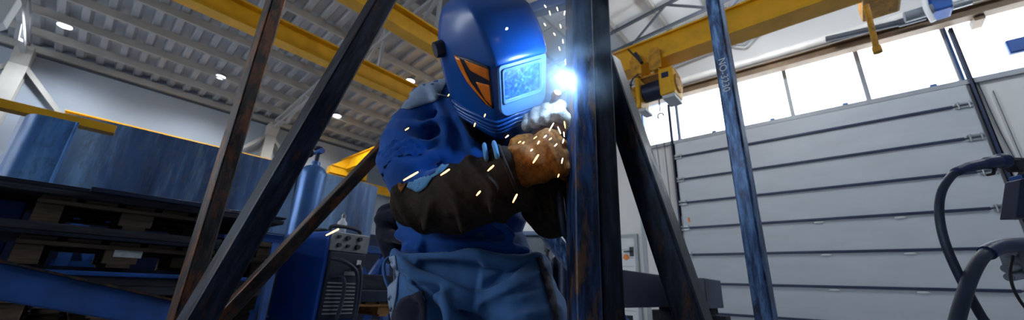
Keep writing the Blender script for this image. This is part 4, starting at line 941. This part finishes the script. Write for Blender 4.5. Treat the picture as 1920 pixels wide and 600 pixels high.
# trousers
m = MB()
m.capsule([W(868, 462, 1.17), W(876, 500, 1.17), W(890, 545, 1.16)], [(0.182, 0.118), (0.20, 0.135), (0.205, 0.14)], RH, 24)
for hp_, th_, k_, a_, sg in ((HIP1, T1_, K1, A1, -1), (HIP2, T2_, K2, A2, 1)):
    m.capsule([hp_, hp_.lerp(th_, 0.5), th_, th_.lerp(k_, 0.5), k_, k_.lerp(a_, 0.5)+FH*0.01, a_+ZZ*0.03], [(0.118, 0.125), (0.12, 0.124), (0.118, 0.12), 0.108, 0.092, 0.088, 0.08], RH, 20)
for q_, r_ in (([(742, 498, 1.07), (800, 517, 1.015), (860, 540, 1.0), (902, 560, 1.02)], 0.019), ([(1004, 500, 1.07), (960, 533, 1.0), (915, 556, 1.015)], 0.018),
   ([(1030, 548, 1.04), (975, 560, 0.985), (922, 570, 1.01)], 0.015), ([(1042, 582, 1.03), (985, 594, 0.965), (926, 586, 1.005)], 0.017), ([(828, 558, 0.985), (868, 570, 0.99), (902, 584, 1.015)], 0.017),
   ([(832, 530, 1.0), (836, 570, 0.965), (842, 620, 0.955)], 0.013), ([(738, 482, 1.11), (830, 480, 1.02), (930, 488, 1.02), (1004, 490, 1.09)], 0.018),
   ([(760, 530, 1.02), (790, 560, 0.97), (800, 600, 0.955)], 0.012)): ridge(m, q_, r_)
def td(v, n):
    q = rfz(v); a = (ZZ*0.9+RH*(0.45 if q.x < -0.07 else -0.45)).normalized()
    return fold(v, a, 10, 2.4, 0.015, 5.0) + 0.001*noise.noise(v*30)
tr_ = organic(m, 0.0058, 3, td); trousers = tr_.build('trousers', 'trouser', person, smooth=180)
spatch(tr_, [(735, 690), (738, 620), (740, 584), (752, 564), (774, 552), (797, 546), (800, 600), (802, 690)], 'thigh_pocket', 'navy', trousers, 0.004, 0.004)
spatch(tr_, [(727, 482), (742, 479), (748, 520), (744, 560), (736, 600), (730, 560), (728, 520)], 'side_stripe', 'reflect', trousers, 0.003)
spatch(tr_, [(1004, 484), (1012, 482), (1030, 520), (1046, 580), (1052, 660), (1040, 660), (1034, 590), (1018, 530)], 'side_stripe', 'navy', trousers, 0.003)
# tool pouch hanging at the hip
m = MB(); m.capsule([W(728, 398, 1.20), W(732, 440, 1.20), W(742, 478, 1.20)], [(0.04, 0.03), (0.045, 0.035), (0.038, 0.03)], RH)
m.capsule([W(716, 412, 1.18), W(745, 405, 1.16)], 0.024, n=10); m.capsule([W(722, 440, 1.18), W(756, 447, 1.13), W(785, 452, 1.09)], 0.02, n=10)
organic(m, 0.006, 3, lambda v, n: 0.004*noise.noise(v*40)).build('tool_pouch', 'navy', person, smooth=180)
MB().loft(smooth_path([W(745, 475, 1.17), W(722, 490, 1.15), W(722, 520, 1.13), W(738, 560, 1.12)]), 0.005, n=8).build('strap', 'trouser', person, smooth=180)
# boots
for a_, k_ in ((A1, K1), (A2, K2)):
    m = MB(); m.capsule([a_+ZZ*0.10, a_, a_-ZZ*0.05], [0.062, 0.058, 0.052]); m.capsule([a_-ZZ*0.052+FH*0.03, a_-ZZ*0.05-FH*0.08, a_-ZZ*0.058-FH*0.17], [(0.046, 0.046), (0.048, 0.048), (0.044, 0.036)], RH)
    bt = organic(m, 0.006, 3); 
    for v in bt.v: v.z = max(v.z, 0.016)
    o = bt.build('boot', 'boot', person, smooth=180)
    MB().prism([L3(*(rfz(a_+d)[:2]), 0.0) for d in (FH*0.08-RH*0.03, FH*0.09+RH*0.03, -FH*0.05+RH*0.05, -FH*0.18+RH*0.045, -FH*0.215, -FH*0.18-RH*0.045, -FH*0.05-RH*0.05)], (0, 0, 0.018)).build('sole', 'black', o)
# gloves
FOLDS = {'brown': [([(770, 412, 0.955), (776, 388, 0.935), (790, 352, 0.945)], 0.012), ([(800, 424, 0.935), (806, 392, 0.90), (822, 345, 0.90)], 0.014), ([(838, 322, 0.905), (832, 352, 0.883), (842, 400, 0.89)], 0.011),
  ([(868, 426, 0.90), (858, 388, 0.868), (850, 345, 0.87)], 0.013), ([(898, 318, 0.858), (918, 352, 0.838), (922, 395, 0.85)], 0.013), ([(850, 330, 0.88), (890, 326, 0.86), (925, 318, 0.84)], 0.008), ([(860, 405, 0.95), (930, 385, 0.925), (985, 362, 0.925)], 0.045)],
 'pale ': [([(1000, 340, 0.95), (1004, 372, 0.935), (1014, 410, 0.945)], 0.013), ([(1026, 335, 0.93), (1036, 375, 0.93), (1040, 415, 0.94)], 0.012)]}
def glove(w, ex, ez, ey, cuff, lab, seed,  hs=1.25, mat='leather_orange'):
    m = MB(); hand_shapes(m, w, ex, ez, ey, hs, 0.0105)
    m.capsule([w+ex*0.012, w+ex*0.04], [0.05, 0.056])
    fd = lambda v, n: fold(v, ex, 22, 8, 0.005, seed) + 0.0008*noise.noise(v*60)
    g = organic(m, 0.0045, 3, fd); o = g.build('welding_glove', mat, person, smooth=180); o['label'] = lab
    m = MB(); pts = [W(*c[:3]) for c in cuff]; pts = pts + [w-ex*0.005]
    rad = [c[3] for c in cuff]+[0.064]
    m.capsule(smooth_path(pts, 4), [rad[min(i//4, len(rad)-1)]*(1-(i % 4)/4) + rad[min(i//4+1, len(rad)-1)]*((i % 4)/4) for i in range((len(pts)-1)*4+1)], n=24)
    ax = (pts[-1]-pts[0]).normalized()
    for q_, r_ in FOLDS.get(lab[:5], ()): ridge(m, q_, r_)
    fd = lambda v, n: fold(v, (ax+ZZ*0.5).normalized(), 11, 3.5, 0.013, seed+2) + 0.001*noise.noise(v*24)
    c_ = organic(m, 0.006, 3, fd); cu = c_.build('gauntlet_cuff', 'leather', o, smooth=180)
    MB().torus(w+ex*0.006, ex, 0.066, 0.005, 28, 8).build('seam', 'leather', o, smooth=180)
    return o, c_, cu
g1, gc1, gcu1 = glove(W1, ex1, ez1, ey1, [(776, 384, 1.0, 0.066), (846, 374, 0.965, 0.088), (905, 356, 0.93, 0.092)], 'brown leather gauntlet glove crossing the chest, tan at the hand', 4.0, 1.22)
spatch(gc1, [(764, 352), (778, 318), (800, 300), (826, 302), (842, 310), (826, 326), (812, 334), (800, 352), (786, 362), (790, 344)], 'lining', 'lining', gcu1, 0.003)
spatch(gc1, [(746, 352), (752, 328), (764, 316), (772, 322), (762, 345), (752, 362)], 'cuff_edge', 'leather_orange', gcu1, 0.003)
g2, gc2, gcu2 = glove(W2, ex2, ez2, ey2, [(1038, 388, 1.025, 0.088), (1044, 345, 1.0, 0.085)], 'pale grey leather glove with dark cuff behind the post, top edge lit by the arc', 9.0, 1.2, 'leather_arc_lit')
for q0_, q1_ in (((908, 274, 0.90), (912, 296, 0.84)), ((926, 270, 0.88), (932, 292, 0.815))):
    a_ = W(*q0_); b_ = W(*q1_)
    MB().capsule(smooth_path([a_, a_.lerp(b_, 0.5)-FH*0.012, b_]), [(0.006, 0.010)]*13, RH, n=10).build('wrist_tab', 'lining', gcu1, smooth=180)
# helmet
helm = thing  # (parts below are children of the person)
half = [
 [(0, .094, -.212), (.04, .092, -.209), (.070, .078, -.201), (.10, .02, -.175), (.112, -.012, -.155), (.118, -.035, -.142)],
 [(0, .113, -.170), (.045, .112, -.168), (.083, .100, -.160), (.112, .04, -.138), (.123, .0, -.122), (.128, -.035, -.114)],
 [(0, .124, -.112), (.05, .124, -.111), (.081, .117, -.106), (.117, .055, -.088), (.132, -.005, -.072), (.135, -.055, -.06)],
 [(0, .134, .020), (.05, .134, .020), (.080, .130, .019), (.121, .06, .020), (.134, -.005, .022), (.138, -.062, .026)],
 [(0, .144, .034), (.05, .144, .033), (.081, .139, .031), (.119, .06, .036), (.132, -.005, .042), (.136, -.066, .046)],
 [(0, .121, .096), (.05, .119, .095), (.086, .112, .091), (.112, .05, .094), (.122, -.01, .096), (.125, -.072, .095)],
 [(0, .070, .150), (.05, .069, .149), (.087, .063, .143), (.097, .03, .143), (.103, -.02, .142), (.106, -.078, .136)],
 [(0, .018, .176), (.045, .016, .175), (.076, .012, .168), (.086, -.003, .163), (.089, -.03, .158), (.092, -.083, .150)],
 [(0, -.045, .182), (.03, -.045, .181), (.056, -.046, .174), (.062, -.052, .170), (.064, -.065, .166), (.07, -.088, .160)],
 [(0, -.092, .178), (.02, -.092, .177), (.038, -.092, .173), (.044, -.0925, .171), (.048, -.093, .168), (.052, -.094, .165)]]
vs = []; fs = []
cols = 11
for row in half:
    full = [(-x, y, z) for x, y, z in reversed(row[1:])]+row
    vs += [H(*p) for p in full]
for i in range(len(half)-1):
    for j in range(cols-1): a = i*cols+j; fs.append((a, a+1, a+cols+1, a+cols))
hm = MB().add(vs, fs); ho = hm.build('welding_helmet', 'helmet', person, smooth=180)
me = ho.data; bm = bmesh.new(); bm.from_mesh(me); cl = bm.edges.layers.float.get('crease_edge') or bm.edges.layers.float.new('crease_edge'); bm.verts.ensure_lookup_table()
for e in bm.edges:
    i, j = sorted(v.index for v in e.verts); ri, ci, rj, cj = i//cols, i % cols, j//cols, j % cols
    if ri == rj and ri == 4 and 2 < ci < 8 and cj < 9: e[cl] = 1.0
    if ri == rj and ri == 3 and 2 < ci < 8: e[cl] = 0.85
    if ci == cj and ci in (3, 7) and ri < 7: e[cl] = 0.95
    if ri == rj == 6 and 2 < ci and cj < 8: e[cl] = 0.8
bm.to_mesh(me); bm.free(); me.shade_smooth()
s_ = ho.modifiers.new('sub', 'SUBSURF'); s_.levels = 2; s_.render_levels = 2
# evaluated shell for snapping the trim on
dg = bpy.context.evaluated_depsgraph_get(); e_ = ho.evaluated_get(dg).to_mesh()
Hinv = wm(person)
HV = [Hinv @ v.co for v in e_.vertices]; HF = [tuple(p.vertices) for p in e_.polygons]; ho.evaluated_get(dg).to_mesh_clear()
s_ = ho.modifiers.new('thick', 'SOLIDIFY'); s_.thickness = 0.004; s_.offset = -1 if True else 1
bvh = BVHTree.FromPolygons(HV, HF); HCEN = H(0, 0.0, 0.0)
def snap(p, off=0.0):
    d = p-HCEN; hit = bvh.ray_cast(HCEN, d.normalized())
    if hit[0] is None: q, n, i, dd = bvh.find_nearest(p)
    else: q, n = hit[0], hit[1]
    if n.dot(d) < 0: n = -n
    return q+n*off
def hpatch(poly, name, mat, parent, off=0.002, th=0.003, div=5):    # poly in helmet coordinates, laid on the shell
    bm = bmesh.new(); f_ = bm.faces.new([bm.verts.new(H(*p)) for p in poly])
    bmesh.ops.triangulate(bm, faces=bm.faces[:]); bmesh.ops.subdivide_edges(bm, edges=bm.edges[:], cuts=div, use_grid_fill=True)
    bmesh.ops.triangulate(bm, faces=bm.faces[:]); bm.verts.index_update()
    mb = MB(); mb.v = [snap(v.co, off) for v in bm.verts]; mb.f = [tuple(v.index for v in f.verts) for f in bm.faces]; bm.free()
    o = mb.build(name, mat, parent, smooth=60); q = o.modifiers.new('thick', 'SOLIDIFY'); q.thickness = th; q.offset = 0; return o
for sx in (-1, 1):
    S = lambda pts: [(sx*x, y, z) for x, y, z in pts]
    sw = hpatch(S([(.131, .012, .046), (.108, .066, .038), (.086, .116, .024), (.085, .113, -.094), (.098, .085, -.076), (.118, .045, -.015)]), 'side_window', 'helmet_dark', ho, 0.0015, 0.002)
    hpatch(S([(.113, .050, .034), (.088, .114, .018), (.088, .113, -.012), (.107, .064, .010)]), 'amber_pane', 'amber', sw, 0.0035, 0.002)
    hpatch(S([(.104, .075, -.018), (.088, .111, -.024), (.087, .109, -.084), (.095, .094, -.066)]), 'amber_pane', 'amber', sw, 0.0035, 0.002)
    hpatch(S([(.129, .016, .043), (.120, .036, .037), (.110, .058, -.018), (.092, .100, -.080), (.087, .110, -.090), (.094, .094, -.078), (.116, .050, -.022)]), 'amber_pane', 'amber', sw, 0.0035, 0.002)
    kb = MB(); p0 = H(sx*.134, -.05, .050); nrm = (H(sx*1, -.1, 0)-H(0, 0, 0)).normalized()
    kb.cyl(p0-nrm*0.004, p0+nrm*0.018, 0.024, 0.021, 18); kb.build('pivot_knob', 'helmet_dark', ho, smooth=40)
for k, z in enumerate((-.118, -.134, -.150, -.166)):
    pts = []
    for i in range(25):
        a = -1+2*i/24; w_ = .118; x = w_*math.sin(a*1.35)/math.sin(1.35); y = .12-.16*abs(a)**2.0
        pts.append(snap(H(x, y, z+0.030*abs(a)-0.008), 0.001))
    MB().loft(pts, 0.0058, n=8).build('chin_ridge', 'helmet', ho, smooth=180)
# visor: pale rounded frame, dark lens set into it
def rrect(x0, x1, z0, z1, r, y, n=5, rb=None):
    rb = rb or r; out = []
    for cx, cz, a0, q in ((x1-r, z1-r, 0, r), (x0+r, z1-r, 90, r), (x0+rb, z0+rb, 180, rb), (x1-rb, z0+rb, 270, rb)):
        for i in range(n+1): a = math.radians(a0+90*i/n); out.append((cx+q*math.cos(a), cz+q*math.sin(a)))
    return out
def fy(z): return .124+(.134-.124)*(z+.112)/.132
def vis(outer, inner, y0, y1, name, mat, parent):
    n = len(outer); m = MB(); v = []
    for ring, yy in ((outer, y0), (outer, y1), (inner, y1-0.001), (inner, y0)): v += [H(x, fy(z)+yy, z) for x, z in ring]
    f = []
    for r in range(3):
        for i in range(n): j = (i+1) % n; f.append((r*n+i, r*n+j, (r+1)*n+j, (r+1)*n+i))
    for i in range(n): j = (i+1) % n; f.append((3*n+i, 3*n+j, j, i))
    return m.add(v, f).build(name, mat, parent, smooth=40, bevel=0.0015)
out_ = rrect(-.0745, .0765, -.118, .026, .008, 0, rb=.028); inn = rrect(-.060, .056, -.070, .006, .007, 0)
vf = vis(out_, inn, -0.012, 0.006, 'visor_frame', 'visor_frame', ho)
vis(rrect(-.0675, .0635, -.080, .016, .008, 0), rrect(-.062, .058, -.073, .009, .006, 0), 0.004, 0.0095, 'lens_bezel', 'visor_frame', vf)
m = MB(); n = len(inn); m.add([H(x*1.04, fy(z)-0.006, z) for x, z in inn]+[H(x*1.04, fy(z)+0.001, z) for x, z in inn], [tuple(range(n)), tuple(reversed(range(n, 2*n)))]+[(i, (i+1) % n, n+(i+1) % n, n+i) for i in range(n)])
m.build('lens', 'lens', vf)
# head gear closing the back of the helmet
m = MB(); m.ell(H(0, -.07, .05), (.112, .075, .115), (hx, hy, hz_), 22); m.ell(H(0, -.055, -.05), (.108, .06, .09), (hx, hy, hz_), 22)
organic(m, 0.006, 3, lambda v, n: 0.003*noise.noise(v*30)).build('head_gear', 'helmet_dark', person, smooth=180)
# torch in the gloves
t = thing('welding_torch', 'welding torch held in the gloves with its nozzle at the arc beside the post', 'welding torch', W(1045, 260, 0.93), 'torches')
MB().capsule([W(1046, 330, 0.955), W(1044, 285, 0.935), W(1042, 235, 0.915)], [0.015, 0.017, 0.015], n=14).build('handle', 'grip', t, smooth=60)
MB().loft(smooth_path([W(1042, 238, 0.915), W(1036, 215, 0.905), W(1034, 198, 0.89), W(1042, 181, 0.868)]), 0.0085, n=12).build('gooseneck', 'leather_orange', t, smooth=60)
MB().lathe(W(1040, 184, 0.872), W(1053, 158, 0.825)-W(1040, 184, 0.872), [(0, 0.010), (0.012, 0.012), (0.022, 0.010), (0.024, 0.004)], 14).build('nozzle', 'leather_orange', t, smooth=40)
MB().loft(smooth_path([W(1046, 325, 0.955), W(1050, 370, 0.93), W(1058, 430, 0.93), W(1075, 500, 0.98), L3(0.2, 1.05, 0.4), L3(0.22, 1.2, 0.03), L3(0.6, 1.7, 0.03)]), 0.011, n=10).build('cable', 'hose', t, smooth=60)
tag(MB().ell(ARC, (0.006, 0.006, 0.006)).build('welding_arc', 'arc', smooth=180), 'blinding blue-white arc at the edge of the post', 'arc')
# sparks
def spark(px, py, F, dx, dy, mat, label, grp, r=0.0016):
    a = W(px, py, F); b = W(px+dx, py+dy, F-0.004)
    tag(MB().capsule([a, a.lerp(b, 0.6), b], [r*0.6, r, r*0.8], n=6).build('spark', mat, smooth=180), label, 'spark', grp)
for px, py, dx, dy in ((757, 338, 26, -15), (827, 328, 15, -10), (915, 320, 10, -9), (1000, 305, 9, -14), (962, 379, 7, -14), (894, 366, 6, -7)):
    spark(px, py, 0.79, dx, dy, 'spark', 'bright orange spark streak in front of the brown gauntlet', 'sparks before the gauntlet', 0.0022)
for px, py, dx, dy in ((1055, 268, 2, -7), (1046, 332, 2, -5), (1053, 306, 2, -9), (1001, 260, 5, -4), (1020, 258, 4, -4), (1030, 262, 4, -3), (983, 266, -3, 3), (972, 268, 4, -3), (1040, 274, 4, -4), (1008, 270, 3, -5), (948, 258, 5, -4), (1060, 240, -2, -12), (1030, 245, 8, -14), (1046, 238, 5, 12), (995, 283, 3, -3), (1058, 256, -1, -8)):
    spark(px, py, 0.80, dx, dy, 'spark' if (px+py) % 3 else 'spark_white', 'small spark falling over the tan glove hand', 'sparks over the glove', 0.0013)
for px, py, dx, dy in ((889, 237, 2, -6), (908, 219, 2, -5), (760, 244, 6, -4), (840, 180, 2, -3)):
    spark(px, py, 0.74, dx, dy, 'spark', 'single small orange spark against the blue jacket', 'sparks over the jacket', 0.0012)
spark(612, 441, 0.9, 22, -11, 'spark', 'orange spark streak in front of the welding machine', None, 0.0022)
spark(949, 55, 0.74, 2, -2, 'spark_white', 'white spark dot in front of the helmet forehead', None, 0.0028)
for px, py, dx, dy in ((1020, 44, 3, 4), (1032, 28, -2, -7), (1050, 46, 2, 6), (1046, 20, -2, -6), (1055, 74, 1, 7), (1060, 112, 1, 9), (1038, 62, 3, 4), (1058, 28, 1, -7), (1024, 14, -3, -4), (1062, 60, 0, 10), (1048, 88, 2, 6), (1063, 90, 0, 8)):
    spark(px, py, 0.9, dx, dy, 'spark_white', 'pale spark flying up beside the post above the arc', 'sparks above the arc', 0.0017)
# smoke round the arc
def smoke():
    m_ = bpy.data.materials.new('welding_smoke'); m_.use_nodes = True; nt = m_.node_tree; nt.nodes.clear()
    o = nt.nodes.new('ShaderNodeOutputMaterial'); v = nt.nodes.new('ShaderNodeVolumePrincipled'); v.inputs['Color'].default_value = (0.72, 0.84, 1, 1); v.inputs['Anisotropy'].default_value = 0.2
    tc = nt.nodes.new('ShaderNodeTexCoord'); gr = nt.nodes.new('ShaderNodeTexGradient'); gr.gradient_type = 'SPHERICAL'
    mp_ = nt.nodes.new('ShaderNodeMapping'); mp_.inputs['Scale'].default_value = (1/0.19, 1/0.19, 1/0.27)
    nz = nt.nodes.new('ShaderNodeTexNoise'); nz.inputs['Scale'].default_value = 11; nz.inputs['Detail'].default_value = 4
    r = nt.nodes.new('ShaderNodeMapRange'); r.inputs[1].default_value = 0.38; r.inputs[2].default_value = 0.7
    mu = nt.nodes.new('ShaderNodeMath'); mu.operation = 'MULTIPLY'; m2 = nt.nodes.new('ShaderNodeMath'); m2.operation = 'MULTIPLY'; m2.inputs[1].default_value = SMOKE_D
    k = nt.links.new; k(tc.outputs['Object'], mp_.inputs[0]); k(mp_.outputs[0], gr.inputs[0]); k(tc.outputs['Object'], nz.inputs['Vector']); k(nz.outputs[0], r.inputs[0])
    k(gr.outputs['Fac'], mu.inputs[0]); k(r.outputs[0], mu.inputs[1]); k(mu.outputs[0], m2.inputs[0]); k(m2.outputs[0], v.inputs['Density']); k(v.outputs[0], o.inputs['Volume'])
    c = W(1046, 128, 0.93); mb = MB().ell(c, (0.19, 0.19, 0.27), n=20)
    ob = mb.build('welding_smoke', m_, origin=c); tag(ob, 'pale blue smoke glowing round the arc between helmet and post', 'smoke', kind='stuff')
SMOKE_D = 14.0
smoke()
